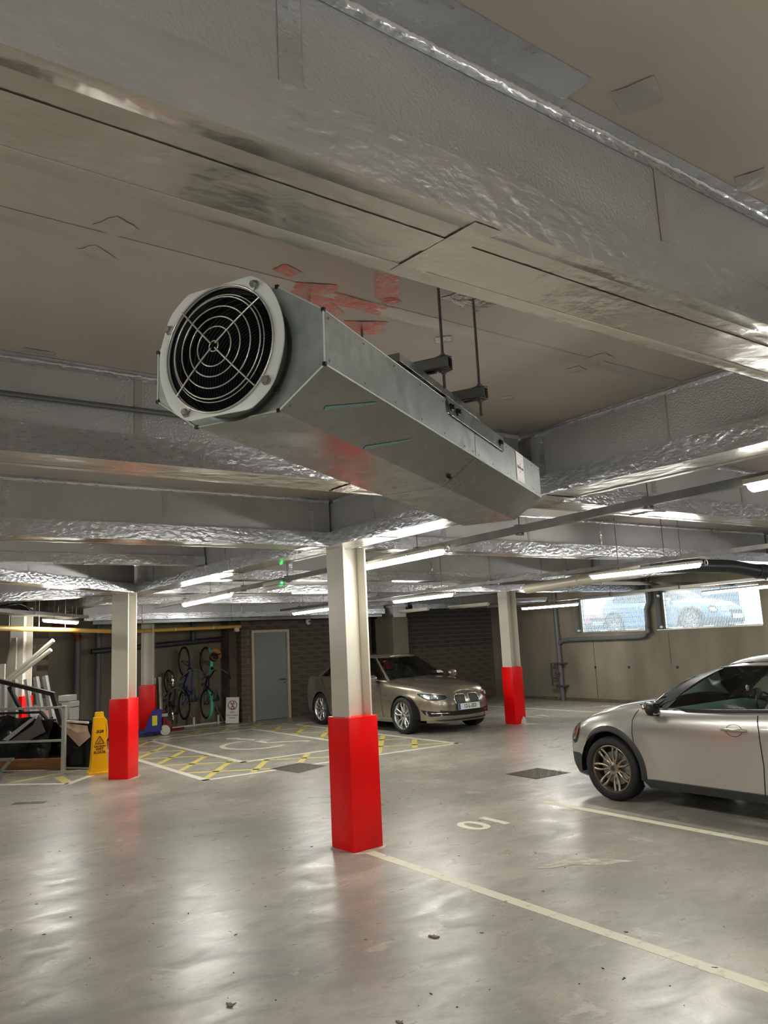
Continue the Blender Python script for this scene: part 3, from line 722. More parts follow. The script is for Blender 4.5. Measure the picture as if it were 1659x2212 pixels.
# maker's plate
TL = frame_T((FW+.0015, 1.575, .003), (0, 1, 0), (0, 0, 1))
pl_ = part('label_plate', MB().box(-.052, .052, -.058, .062, 0, .0012, TL), mat('white_sticker', (232, 228, 226), .5), fan)
part('lettering', text_mesh('FläktWoods', .0175, .0002, bold=.0003).xf(TL @ Matrix.Translation((.0, 0, .0016))), M_black, pl_)
for s in (1, -1): part('emblem_stroke', MB().box(-.006, .006, -.0014, .0014, .0013, .0018, TL @ Matrix.Translation((.004*s, .017*s, 0)) @ Matrix.Rotation(rad(50), 4, 'Z')), M_black, pl_)
for y in (-.05, .054): part('printed_rule', MB().box(-.045, .045, y-.0006, y+.0006, .0013, .0016, TL), mat('grey_ink', (150, 150, 150), .6), pl_)
# suspension: two cross channels, side rail with bolts
zt = FH+.004
TR = Matrix.Identity(4)
rl = MB().box(FW-.03, FW+.0045, .77, 1.36, FH-FB-.045, FH-FB+.012, bev=.002)
rail = part('mounting_rail', rl, M_duct_low, fan)
part('mounting_rail', MB().box(-.19, .17, .60, 1.34, FH+.002, FH+.03, bev=.002), M_duct_low, fan)
def chamfer_plate():
    b = MB(); b.add([(FW+.004, .77, FH-FB+.01), (FW+.004, 1.36, FH-FB+.01), (FW-FA*.95, 1.33, FH+.012), (FW-FA*.95, .72, FH+.012)], [(0, 1, 2, 3)]); return b
part('rail_flap', chamfer_plate(), M_galv, fan)
part('rail_lip', MB().tube([(FW+.005, .765, FH-FB+.0), (FW+.005, .775, FH-FB-.04), (FW+.005, .80, FH-FB-.047), (FW+.005, 1.34, FH-FB-.047)], .0022, 6), M_black, fan)
for y in (.80, .86, 1.31): part('bolt', MB().lathe([(0, .014), (.008, .014), (.008, .006), (.013, .005), (.013, 0)], 8, frame_T((FW+.0045, y, FH-FB-.018), (0, 1, 0), (0, 0, 1))), M_black, fan)
Minv = mw(fan).inverted()
for (pa, pb, z) in (((1.389, 2.344), (1.635, 1.893), 2.655), ((1.699, 2.458), (1.924, 2.031), 2.635)):
    A, B = Vector((*pa, z)), Vector((*pb, z)); d = (B-A).normalized(); L = (B-A).length+.05; o = A-d*.025
    T = frame_T(o, d, Vector((0, 0, 1)).cross(d))
    b = MB(); s = .0205; t = .003
    b.box(0, L, -s, -s+t, -s, s, T).box(0, L, s-t, s, -s, s, T).box(0, L, -s, s, s-t, s, T).box(0, L, -s, -.009, -s, -s+t, T).box(0, L, .009, s, -s, -s+t, T)
    c = part('support_channel', b, M_steel_dark, fan, True)
    for P in (A, B):
        part('threaded_rod', MB().tube([(P.x, P.y, z-.085), (P.x, P.y, ZC+.004)], .0052, 8), M_steel_dark, fan, True)
        for zz in (z+s, z-s-.004): part('square_washer', MB().box(P.x-.021, P.x+.021, P.y-.021, P.y+.021, zz, zz+.004), M_steel_dark, c, True)
        for zz in (z+s+.004, z-s-.014): part('nut', MB().lathe([(0, 0), (.0095, 0), (.0095, .01), (0, .01)], 6, Matrix.Translation((P.x, P.y, zz))), M_steel_dark, c, True)
# turquoise crayon strokes on the underside
M_cray = mat('turquoise_crayon', (104, 142, 140), .6)
Vb = lambda t, y: (FW-FA*t, y, -(FH-FB)-FB*t-.0006)
for (t0, y0, t1, y1) in ((.62, .13, .1, .29), (.95, .42, .40, .58)):
    a, b_ = Vector(Vb(t0, y0)), Vector(Vb(t1, y1)); nn = Vector((FB, 0, -FA)).normalized(); sd = (b_-a).cross(nn).normalized()*.0065
    part('crayon_mark', MB().add([a-sd+nn*.0008, b_-sd*.6+nn*.0008, b_+sd*.6+nn*.0008, a+sd+nn*.0008], [(0, 1, 2, 3)]), M_cray, fan)

# ------------------------------------------------------------------ cable trunking with clamps and hanger rods
def trunk(name, label, pts, wd, ht, m, hangers, group=None, ztop=ZC, base=2):
    o = empty(name, pts[0], 0, label, 'trunking', group)
    b = MB()
    for i in range(len(pts)-1):
        A, B = Vector(pts[i]), Vector(pts[i+1]); d = (B-A); L = d.length; T = frame_T(A, d, Vector((0, 0, 1)).cross(d)); b.box(0, L, -wd/2, wd/2, -ht/2, ht/2, T)
    part('trunk', b, m, o, True)
    A, B = Vector(pts[0]), Vector(pts[-1]); d = (B-A); L = d.length; u = d/L
    T0 = frame_T(A, d, Vector((0, 0, 1)).cross(d))
    part('lid_lip', MB().box(0, L, -wd/2-.002, wd/2+.002, ht/2-.008, ht/2+.001, T0), m, o, True)
    for t in hangers:
        p = A+u*t; T = frame_T(p, d, Vector((0, 0, 1)).cross(d))
        c = MB()
        c.box(-.014, .014, -wd/2-.006, -wd/2, -ht/2-.005, ht/2+.012, T).box(-.014, .014, wd/2, wd/2+.006, -ht/2-.005, ht/2+.012, T)
        c.box(-.014, .014, -wd/2-.006, wd/2+.006, -ht/2-.009, -ht/2-.003, T).box(-.02, .02, -.03, .03, ht/2+.004, ht/2+.018, T)
        cl = part('clamp', c, M_steel_dark, o, True)
        part('hanger_rod', MB().tube([p+Vector((0, 0, ht/2)), Vector((p.x, p.y, ztop+.002))], .004, 6), M_steel_dark, cl, True)
    return o
trunk('cable_trunking', 'grey steel cable trunking running past the end of the jet fan above the nearest tubes', [(3.74, -3.5, 2.497), (3.965, 2.02, 2.497), (4.49, 13.0, 2.48)], .05, .05, M_tray,
      [3.6, 5.2, 6.35, 7.5, 8.8, 10.1, 11.4, 12.7, 13.9, 15.0])
trunk('cable_trunking', 'pale steel trunking of the middle light row beyond the central column', [(7.05, -3, 2.45), (7.2, 3.8, 2.45), (7.5, 14.2, 2.44)], .05, .045, M_tray, [4.4, 6.5, 8.0, 9.4, 10.8, 12.2, 13.6, 15, 16.4])
trunk('cable_trunking', 'dark trunking crossing in front of the street openings', [(8.4, 8.75, 2.54), (15.3, 8.95, 2.54)], .04, .06, M_steel_dark, [1.0, 2.5, 4.0, 5.5, 6.8])
trunk('cable_trunking', 'trunking above the light by the grating', [(12.3, 5.9, 2.44), (13.6, 14.6, 2.44)], .05, .05, M_alu, [.8, 2.6, 4.4, 6.4, 8.2])
trunk('cable_trunking', 'thin trunking running along the top of the blockwork wall', [(4.3, 16.2, 2.36), (11.4, 16.2, 2.36)], .06, .06, M_conduit, [1., 3., 5.])
con = empty('conduit', (-4, 3.4, 2.8), 0, 'grey metal conduit clipped along the beam side behind the fan grille', 'conduit')
part('tube', MB().tube([(-4, 3.395, 2.80), (3.60, 3.39, 2.85)], .0125, 12), M_conduit, con, True, smooth=60)
for x in (-1.5, .2, 2.2): part('saddle', MB().box(x-.012, x+.012, 3.38, 3.42, 2.80, 2.84), M_conduit, con, True)

# ------------------------------------------------------------------ fluorescent battens (real lamps)
def batten(label, p, q, group='surface fluorescent battens', loop=True, wd=.085, shell=True, lit=True):
    A, B = Vector(p), Vector(q); d = B-A; L = d.length; T = frame_T(A, d, Vector((0, 0, 1)).cross(d))
    o = empty('batten_light', A, 0, label, 'ceiling light', group)
    b = MB()
    sec = [(-wd*.5, .012), (-wd*.42, .04), (wd*.42, .04), (wd*.5, .012)]
    b.grid([[T @ Vector((x, y, z)) for y, z in sec] for x in (-.03, L+.03)], True)
    b.add([T @ Vector((-.03, y, z)) for y, z in sec], [(0, 1, 2, 3)]); b.add([T @ Vector((L+.03, y, z)) for y, z in sec], [(0, 1, 2, 3)])
    part('housing', b, M_fit, o, True)
    n = 9; rows = []
    for k, x in enumerate((-.02, -.012, 0, L, L+.012, L+.02)):
        s = (.3, .75, 1, 1, .75, .3)[k]
        rows.append([T @ Vector((x, wd*.5*s*cos(pi*j/n), .011-.042*s*sin(pi*j/n))) for j in range(n+1)])
    part('diffuser', MB().grid(rows), M_tube if lit else M_fit, o, True, smooth=60)
    if A.x > 5 or A.x < 3.2 or A.y < -1 or A.y > 13:
        for x in (L*.27, L*.86):
            q = T @ Vector((x, 0, .04)); part('stem', MB().tube([q, (q.x, q.y, ZC-.001)], .004, 6), M_steel_dark, o, True)
    for x in [L*t for t in (.12, .4, .68, .93)]:
        part('clip', MB().box(x-.008, x+.008, -wd*.5-.006, -wd*.5+.002, .0, .028, T), M_fit, o, True)
    if loop:
        c = T @ Vector((-.09, 0, .02)) if loop == 1 else T @ Vector((L+.09, 0, .02))
        pts = [c+Vector((.028*cos(a), 0, .028*sin(a)-.01)) for a in [2*pi*i/16 for i in range(16)]]
        part('cable_loop', MB().tube(pts, .005, 6, closed=True), M_fit, o, True)
    return o
for i, (lab, p, q, lp) in enumerate((
    ('lit batten under the nearest trunking, close behind the left column', (4.46, 11.6, 2.43), (4.33, 9.65, 2.44), 2),
    ('lit batten whose end shows just right of the central column head', (4.15, 6.3, 2.443), (4.06, 4.88, 2.443), 2),
    ('lit batten with its round end cap at the edge of the picture, nearest lamp', (3.91, 2.12, 2.45), (3.85, .62, 2.45), 0),
    ('lit batten above the grey door, left of the central column shaft', (7.56, 13.75, 2.35), (7.36, 12.1, 2.35), 2),
    ('lit batten on the middle row over the saloon roof', (7.50, 10.25, 2.355), (7.38, 8.7, 2.355), 2),
    ('lit batten in front of the concrete wall, beside the smaller opening', (13.25, 13.05, 2.315), (13.35, 11.5, 2.315), 2),
    ('brightest lit batten of the middle row above the hatchback', (7.29, 6.0, 2.362), (7.31, 4.64, 2.362), 2),
    ('lit batten crossing the top of the wider street opening', (13.2, 8.33, 2.32), (12.65, 6.75, 2.32), 2),
    ('lit batten over the scrap heap left of the left column', (2.78, 13.2, 2.31), (3.55, 14.42, 2.31), 0))):
    batten(lab, p, q, loop=lp)
for i, (p, q) in enumerate((((3.42, -1.6, 2.37), (3.40, -3.1, 2.37)), ((7.0, .6, 2.36), (6.98, -.9, 2.36)), ((-2.3, 2.5, 2.4), (-2.3, 4.0, 2.4)), ((-.6, 6.6, 2.36), (-.6, 8.1, 2.36)), ((-.9, .5, 2.36), (-.9, -1., 2.36)), ((-1.2, 10.9, 2.36), (-.1, 12., 2.36)), ((-4, 3.5, 2.4), (-4, 5, 2.4)), ((11.9, 3, 2.36), (11.8, 1.5, 2.36)), ((5.2, -3.6, 2.37), (5.2, -5.1, 2.37)), ((-4.4, -3, 2.4), (-4.4, -4.5, 2.4)))):  # the one left of the fan is added unseen to brighten its front panel
    batten('lit batten outside the picture lighting the near floor and fan', p, q, group='battens out of view', loop=False)

batten('unlit batten against the dark blockwork, left of the two', (10.2, 13.75, 2.33), (10.05, 12.6, 2.33), group='unlit battens', loop=0, lit=False)
batten('unlit batten against the dark blockwork, right of the two', (10.9, 12.9, 2.36), (10.9, 11.7, 2.36), group='unlit battens', loop=0, lit=False)
tw = empty('twin_light', (12.0, 11.6, 2.44), rad(-20), 'unlit clear twin tube fitting beside the head of the far right column', 'ceiling light')
part('clear_cover', MB().box(-.36, .36, -.07, .07, -.045, .0, bev=.01), mat('clear_cover', (170, 184, 210), .15, .2), tw, smooth=40)
part('base', MB().box(-.37, .37, -.075, .075, .001, .03), M_fit, tw)
for x in (-.18, .18): part('reflector', MB().box(x-.16, x+.16, -.05, .05, -.05, -.046), M_alu, tw); part('stem', MB().tube([(x, 0, .03), (x, 0, .144)], .004, 6), M_steel_dark, tw)
# emergency sign fitting on the trunking
ex = empty('emergency_light', (4.22, 8.15, 2.435), rad(-2), 'small emergency fitting with a green indicator under the trunking', 'emergency light')
part('body', MB().box(-.05, .05, -.21, .21, .0, .05, bev=.015), M_fit, ex, smooth=40)
part('cover', MB().box(-.045, .045, -.2, .2, -.04, .0, bev=.012), mat('frosted_cover', (206, 208, 200), .3), ex, smooth=40)
part('indicator', MB().lathe([(0, .006), (.008, .004), (.01, 0)], 10, frame_T((.0, -.213, .015), (1, 0, 0), (0, 0, 1))), mat('green_led', (40, 255, 120), .3, emit=(30, 255, 120), estr=12), ex)
cc = empty('cctv_camera', (9.79, 17.19, 2.3), 0, 'white dome security camera high on the blockwork right of the door', 'camera')
part('bracket', MB().box(-.05, .05, -.12, .0, .05, .12, bev=.01), M_fit, cc)
part('dome_body', MB().lathe([(0, -.09), (.03, -.085), (.055, -.05), (.06, 0), (.06, .06), (0, .06)], 20, Matrix.Translation((0, -.08, 0))), mat('white_plastic', (222, 220, 214), .3), cc, smooth=50)
part('lens', MB().lathe([(0, .012), (.02, .008), (.026, 0)], 14, frame_T((0, -.142, -.01), (1, 0, 0), (0, 0, 1))), M_black, cc)

# ------------------------------------------------------------------ pipes
def pipe(name, label, pts, r, m, n=14, collars=(), cat='pipe', elbow=.0, group=None):
    P = [Vector(p) for p in pts]; path = [P[0]]
    for i in range(1, len(P)-1):
        a, b, c = P[i-1], P[i], P[i+1]; e = elbow or 2.2*r; u = (a-b).normalized(); v = (c-b).normalized(); e = min(e, (a-b).length*.45, (c-b).length*.45)
        for k in range(6):
            t = k/5; path.append((b+u*e)*(1-t)**2+b*(2*t*(1-t))+(b+v*e)*t*t)
    path.append(P[-1]); o = empty(name, P[0], 0, label, cat, group)
    part('pipe_run', MB().tube(path, r, n), m, o, True, smooth=60)
    for (i, t) in collars:
        a, b = P[i], P[i+1]; c = a.lerp(b, t); d = (b-a).normalized()*(r*.9)
        part('collar', MB().tube([c-d, c+d], r*1.14, n), m, o, True, smooth=60)
    return o
dp = pipe('downpipe', 'grey downpipe dropping down the concrete wall and branching under the smaller opening', [(XR-.09, 13.98, 2.95), (XR-.09, 13.95, 0)], .058, M_soil, collars=[(0, .45), (0, .9)])
part('branch', MB().tube([(XR-.09, 13.95, 1.42), (XR-.09, 13.85, 1.5), (XR-.09, 13.6, 1.53), (XR-.09, 11.45, 1.53), (XR-.09, 11.3, 1.56), (XR-.09, 11.22, 1.66), (XR-.09, 11.2, 1.85), (XR-.09, 11.2, 2.15), (XR-.09, 11.12, 2.3), (XR-.09, 11.1, 2.4), (XR-.09, 11.12, 2.95)], .052, 14), M_soil, dp, True, smooth=60)
part('collar', MB().tube([(XR-.09, 11.2, 1.62), (XR-.09, 11.2, 1.7)], .06, 14), M_soil, dp, True, smooth=60)
cg = empty('pipe_guard'); cg.parent = dp
cb = MB()
for z in (.38, .94): cb.box(XR-.2, XR-.005, 13.78, 14.2, z-.012, z+.012)
for y in (14.18, 14.02): cb.box(XR-.2, XR-.17, y-.014, y+.014, .38, .94)
for z in (.64, .7): cb.box(XR-.2, XR-.17, 13.9, 14.2, z-.008, z+.008)
part('guard_frame', cb, M_galv, cg, True)
pipe('soil_pipe', 'thick dark grey drainage pipe with a swept bend beside the brightest batten', [(7.95, 5.75, 2.47), (8.6, 5.6, 2.47), (9.5, 5.55, 2.47), (9.9, 5.45, 2.40), (13.5, 5.2, 2.40)], .085, M_soil_d, 18, collars=[(3, .02), (3, .3)])
pipe('drain_pipe', 'pale ventilation pipe under the middle light row', [(8.0, 5.85, 2.43), (8.55, 8.3, 2.40)], .07, mat('pale_plastic_pipe', (178, 172, 156), .4), 18, collars=[(0, .5)])
yp = pipe('gas_pipe', 'yellow gas pipe running across the left side below the lights', [(-.6, 9.9, 2.2), (2.1, 13.01, 2.2), (4.75, 16.0, 2.17), (5.1, 16.45, 2.17), (5.6, 16.9, 2.19), (7.85, 16.9, 2.22)], .04, M_yellow_pipe)
for t in (.1, .45, .8):
    p = Vector((2.1, 13.01, 2.2)).lerp(Vector((4.75, 16.0, 2.17)), t*.6); part('hanger_rod', MB().tube([p, (p.x, p.y, ZC)], .005, 6), M_alu, yp, True)
for t in (.3, .7): p = Vector((5.6, 16.9, 2.19)).lerp(Vector((7.85, 16.9, 2.22)), t); part('band', MB().tube([p-Vector((.012, 0, 0)), p+Vector((.012, 0, 0))], .043, 12), M_white_paint, yp, True)
part('valve', MB().box(7.7, 7.8, 16.85, 16.95, 2.1, 2.19, bev=.01), M_white_paint, yp, True)
pipe('drain_pipe', 'dark drain pipe fixed along the wall above the bicycles', [(4.7, 17.75, 1.80), (7.86, 17.85, 1.96)], .062, M_soil_d, collars=[(0, .55), (0, .97)])
pipe('drain_pipe', 'short vertical drain pipe joining the run above the bicycles', [(7.05, 17.83, 1.93), (7.05, 17.83, 2.95)], .055, M_soil_d, collars=[(0, .1)])
pipe('drain_pipe', 'tall grey drain pipe with a branch, behind the yellow cone', [(4.86, 17.82, 0), (4.86, 17.82, 2.9)], .06, M_soil, collars=[(0, .47), (0, .7)])
pipe('drain_pipe', 'grey drain pipe with an orange top behind the scrap heap', [(4.42, 17.82, 0), (4.42, 17.82, 2.02)], .068, M_soil, collars=[(0, .93)])
pipe('drain_pipe', 'orange pipe bend above the grey drain pipe', [(4.42, 17.82, 2.03), (4.42, 17.82, 2.2), (4.2, 17.8, 2.35), (3.9, 17.8, 2.35)], .072, mat('terracotta_pipe', (122, 62, 38), .5))
# cable ladder at the upper left
tr = empty('cable_tray', (1.7, 11, 2.4), 0, 'perforated cable tray with a bundle of black cables at upper left', 'cable tray')
A, B = Vector((-.3, 9.6, 2.42)), Vector((3.75, 14.9, 2.40)); d = B-A; T = frame_T(A, d, Vector((0, 0, 1)).cross(d)); L = d.length
b = MB().box(0, L, -.15, .15, -.002, .002, T).box(0, L, -.152, -.148, 0, .05, T).box(0, L, .148, .152, 0, .05, T)
part('tray', b, M_galv, tr, True)
for t in (3.1, 4.6, 6.1):
    for s in (-.16, .16):
        p = T @ Vector((t, s, 0)); part('hanger_rod', MB().tube([p, (p.x, p.y, ZC)], .005, 6), M_conduit, tr, True)
    part('strut', MB().box(t-.02, t+.02, -.2, .2, -.025, -.004, T), M_alu, tr, True)
cb = empty('cables', (2.5, 12, 2.4), 0, 'loose black cables heaped on the cable tray', 'cables')
for k in range(9):
    pts = []
    for i in range(15):
        t = i/14; x = 2.6+t*3.1; y = -.1+.025*k+.03*sin(t*9+k); z = .012+.13*sin(pi*min(1, max(0, (t-.25)/.5)))**2*(1-.04*k)+.01*(k % 3)
        pts.append(T @ Vector((x, y, z)))
    part('cable', MB().tube(pts, .009, 6), M_black, cb, True, smooth=60)
# ------------------------------------------------------------------ cars
# local car space: x forward from the front axle, y to the car's left, z up
class Car:
    def __init__(c, **k):
        c.__dict__.update(k)
        c.xm = (c.xf+c.xr)/2; c.a0 = (c.xf-c.xr)/2
        c.cxs = c._samples()
    def cyf(c, cx):
        n = c.nf if cx > 0 else c.nr; return max(0., 1-abs(cx)**n)**(1/n)
    def cx_of(c, cyv, front=True):
        n = c.nf if front else c.nr; return max(0., 1-min(1, cyv)**n)**(1/n)*(1 if front else -1)
    def _samples(c):
        s = set()
        for i in range(0, 21): s.add(round(c.cx_of(i/20*.93), 5)); s.add(round(c.cx_of(i/20*.93, False), 5))
        lo, hi = c.cx_of(.93, False), c.cx_of(.93)
        n = 90
        for i in range(n+1): s.add(round(lo+(hi-lo)*i/n, 5))
        for xa in (0, -c.wb):
            for k in range(0, 25):
                x = xa+c.ra*cos(pi*k/24); s.add(round((x-c.xm)/c.a0, 5))
            for e in (-1, 1): s.add(round((xa+e*(c.ra+.001)-c.xm)/c.a0, 5))
        s = sorted(s, reverse=True); o = [s[0]]
        for v in s[1:]:
            if o[-1]-v > .0006: o.append(v)
        return o
    def X(c, cx, z):
        e = (c.nose(z) if cx > 0 else -c.tail(z))
        return c.xm+cx*c.a0+e*abs(cx)**10
    def zlow(c, x):
        z = c.sill(x)
        for xa in (0, -c.wb):
            if abs(x-xa) < c.ra: z = max(z, c.rz+sqrt(c.ra**2-(x-xa)**2))
        return z
    def half(c, x, z):
        zs = c.zs(x); tt = (z-.18)/(zs-.18); f = c.sec(min(1, max(0, tt)))
        fl = 0
        for xa in (0, -c.wb):
            r = sqrt((x-xa)**2+(z-c.rz)**2); fl = max(fl, c.flare*math.exp(-((r-c.ra)/.09)**2) if r >= c.ra*.9 else 0)
        return c.W*f+fl*(1 if tt < .93 else 0)
    def B(c, cx, z):
        x = c.X(cx, z); return Vector((x, c.cyf(cx)*c.half(x, z)*(c.plan(x)), z))
    def body(c, root, m):
        vs = [0, .08, .18, .3, .42, .54, .66, .76, .84, .9, .94, .97, .99, 1.0]
        cols = []
        for cx in c.cxs:
            col = []
            for v in vs:
                x = c.X(cx, .5)
                for _ in range(4):
                    z0, z1 = c.zlow(x), c.zs(x); z = z0+v*(z1-z0); x = c.X(cx, z)
                col.append(c.B(cx, z))
            cols.append(col)
        # bonnet and boot rows towards the centre line
        ks = [1, .97, .9, .8, .66, .5, .33, .16, 0]
        b = MB()
        for s in (1, -1):
            b.grid([[Vector((p.x, p.y*s, p.z)) for p in col] for col in cols])
            for rng in (range(0, c.ih(cols)), range(c.it(cols), len(cols))):
                rows = []
                for i in rng:
                    e = cols[i][-1]; zc = c.zc(e.x); row = []
                    for k in ks:
                        z = e.z+(max(zc, e.z)-e.z)*(1-k**2.6)+c.crease(e.x, k)
                        row.append((e.x, e.y*k*s, z))
                    rows.append(row)
                if len(rows) > 1: b.grid(rows)
        c.cols = cols
        return part('body_shell', b, m, root, smooth=32)
    def ih(c, cols): return max(i for i, q in enumerate(cols) if q[-1].x > c.cowl)
    def it(c, cols): return min([i for i, q in enumerate(cols) if q[-1].x < c.boot]+[len(cols)])
    def G(c, cx, v):
        n = c.gnf if cx > 0 else c.gnr; y = max(0, 1-abs(cx)**n)**(1/n)
        xb = lambda t: (t[0]+t[1])/2+cx*(t[0]-t[1])/2
        x0, x1 = xb(c.gb), xb(c.gt); s = v
        bulge = c.gbulge*sin(pi*v)*abs(cx)**6*(1 if cx > 0 else .6)
        x = x0+(x1-x0)*s+bulge*(1 if cx > 0 else -1)
        zb = c.zs(x0)-.012; zt = c.zr(x1)
        if abs(cx) > .9: zb = zb+(c.gz0[0 if cx > 0 else 1]-zb)*min(1, (abs(cx)-.9)/.1)
        z = zb+(zt-zb)*v+c.gzb*sin(pi*v)*max(0, cx)**3*(1 if cx < .9 else 1-(cx-.9)*7)
        wv = c.gw[0]+(c.gw[1]-c.gw[0])*(v**1.25)
        return Vector((x, y*wv*c.W, z))
    def greenhouse(c, root, m):
        def gs(lst, n):
            o = []
            for a, b in zip(lst, lst[1:]):
                o += [a+(b-a)*i/n for i in range(n)]
            return o+[lst[-1]]
        n = c.gnf
        cyl = lambda y, k=n: (1-y**k)**(1/k)
        fr = [cyl(y) for y in (0., .2, .4, .6, .75, .86)]
        rr = [-cyl(y, c.gnr) for y in (.84, .7, .5, .25, 0.)]
        us = fr+gs(c.uside, 5)+rr
        vs = gs([0, .05, .3, .6, .9, 1.0], 2)
        ncell = len(us)-1; nf = len(fr)-1; ns = len(us)-len(rr)
        shell = MB(); black = {}; gl = {}
        def quad(mb, s, i, j, off=0.):
            P = [c.G(us[i], vs[j]), c.G(us[i+1], vs[j]), c.G(us[i+1], vs[j+1]), c.G(us[i], vs[j+1])]
            if off:
                nrm = (P[1]-P[0]).cross(P[3]-P[0])
                if nrm.length > 1e-9:
                    nrm.normalize(); nrm = nrm if nrm.y > 0 or (abs(nrm.y) < .2 and nrm.z > 0) else -nrm; P = [p+nrm*off for p in P]
            mb.add([Vector((p.x, p.y*s, p.z)) for p in P], [(0, 1, 2, 3)])
        for i in range(ncell):
            um = (us[i]+us[i+1])/2
            for j in range(len(vs)-1):
                vm = (vs[j]+vs[j+1])/2; kind = 'body'
                if i < nf and .02 < vm < .93: kind = 'windscreen'
                elif i >= ns and .06 < vm < .92: kind = 'rear_window'
                elif nf <= i < ns:
                    for w in c.wins:
                        if w[1] > um > w[2] and .05 < vm < w[3]: kind = w[0]; break
                    if kind == 'body' and .05 < vm < .9 and any(a > um > b_ for a, b_ in c.blackp): kind = 'black'
                for s in (1, -1):
                    if kind == 'body': quad(shell, s, i, j)
                    elif kind == 'black': quad(black.setdefault((s, [k for k, (a, b_) in enumerate(c.blackp) if a > um > b_][0]), MB()), s, i, j)
                    else: quad(gl.setdefault((kind, s if kind not in ('windscreen', 'rear_window') else 0), MB()), s, i, j)
        # roof
        for s in (1, -1):
            rows = []
            for u in us:
                e = c.G(u, 1.0); R = []
                for k in (1, .96, .88, .75, .6, .4, .2, 0):
                    R.append((e.x, e.y*k*s, e.z+c.rc*(1-k**2.2)*min(1, e.y/(.3*c.W))))
                rows.append(R)
            shell.grid(rows)
        part('roof_and_pillars', shell, m, root, smooth=40)
        for mb in black.values(): part('pillar_trim', mb, M_black, root, smooth=40)
        for (k, s), mb in gl.items(): part(k, mb, M_glass, root, smooth=60)
    def patch(c, name, root, poly, m, off=.003, thick=.0, step=.04, side=1, smooth=60, surf=None, label=None):
        """poly in (cx-arclength u, z) laid on the body; u is the plan-curve length from the nose centre"""
        ax = []; 
        x0, x1 = min(p[0] for p in poly), max(p[0] for p in poly); y0, y1 = min(p[1] for p in poly), max(p[1] for p in poly)
        dense = []
        for a, b_ in zip(poly, poly[1:]+poly[:1]):
            n = max(1, int(sqrt((a[0]-b_[0])**2+(a[1]-b_[1])**2)/step)); dense += [(a[0]+(b_[0]-a[0])*i/n, a[1]+(b_[1]-a[1])*i/n) for i in range(n)]
        pts = [Vector(p) for p in dense]; ne = len(pts)
        def inside(q):
            r = False
            for a, b_ in zip(dense, dense[1:]+dense[:1]):
                if (a[1] > q[1]) != (b_[1] > q[1]) and q[0] < (b_[0]-a[0])*(q[1]-a[1])/(b_[1]-a[1])+a[0]: r = not r
            return r
        u = x0+step/2
        while u < x1:
            z = y0+step/2
            while z < y1:
                if inside((u, z)) and min((Vector((u, z))-p).length for p in pts[:ne]) > step*.4: pts.append(Vector((u, z)))
                z += step
            u += step
        r = delaunay_2d_cdt(pts, [(i, (i+1) % ne) for i in range(ne)], [], 0, 1e-5)
        V = r[0]; F = [f for f in r[2] if inside(tuple(sum((V[i] for i in f), Vector((0, 0)))/3))]
        P = [c.at(v.x, v.y, off, side) for v in V]
        b = MB().add(P, F)
        return part(name, b, m, root, smooth=smooth, label=label)
    def table(c):
        t = [(0., c.cx_of(0))]; prev = c.B(c.cx_of(0), .55)
        for cx in c.cxs[1:]:
            p = c.B(cx, .55); t.append((t[-1][0]+sqrt((p.x-prev.x)**2+(p.y-prev.y)**2), cx)); prev = p
        c.tab = t
    def cxu(c, u):
        u = max(0, u); t = c.tab
        lo, hi = 0, len(t)-1
        while hi-lo > 1:
            mid = (lo+hi)//2
            if t[mid][0] <= u: lo = mid
            else: hi = mid
        k = (u-t[lo][0])/(t[hi][0]-t[lo][0]); a, b = c.B(t[lo][1], .55), c.B(t[hi][1], .55)
        return t[lo][1], t[hi][1], k
    def at(c, u, z, off=0., side=1):
        """u may run negative: past the nose centre to the other side"""
        def f(uu, zz):
            s = side*(1 if uu >= 0 else -1); a, b, k = c.cxu(abs(uu)); p = c.B(a, zz).lerp(c.B(b, zz), k); return Vector((p.x, p.y*s, p.z))
        p = f(u, z)
        if off:
            e = .012; du = f(u+e, z)-f(u-e, z); dz = f(u, z+e)-f(u, z-e); n = du.cross(dz)
            if n.length > 1e-9:
                n.normalize(); ctr = Vector((p.x-.6 if abs(u) < 1.2 else p.x, 0, p.z))
                if n.dot(p-ctr) < 0: n = -n
                p = p+n*off
        return p
    def u_of_x(c, x):   # plan length at which the side reaches x
        for (u, cx) in c.tab:
            if c.X(cx, .55) <= x: return u
        return c.tab[-1][0]
    def seam(c, root, pts, side=1, w=.0035, m=None, name='panel_gap', off=.0015):
        P = [c.at(u, z, off, side) for u, z in pts]
        return part(name, MB().tube(P, w, 6), m or M_black, root, smooth=60)
def dens(pts, n=6):
    o = []
    for a, b in zip(pts, pts[1:]): o += [(a[0]+(b[0]-a[0])*i/n, a[1]+(b[1]-a[1])*i/n) for i in range(n)]
    return o+[pts[-1]]
def arc_trim(c, root, xa, side, w, m, r0):
    """flat trim following a wheel arch"""
    rows = []
    for i in range(33):
        a = pi*i/32*1.12-.06*pi; R = []
        for rr in (r0-.012, r0-.008, r0+w*.5, r0+w):
            x, z = xa+rr*cos(a), c.rz+rr*sin(a); z = max(z, .17)
            y = c.half(x, max(z, .2))*c.plan(x)*c.cyf((x-c.xm)/c.a0)+(.012 if rr > r0-.01 and rr < r0+w*.9 else (-.03 if rr < r0-.01 else .002))
            R.append((x, y*side, z))
        rows.append(R)
    return part('arch_trim', MB().grid(rows), m, root, smooth=50)
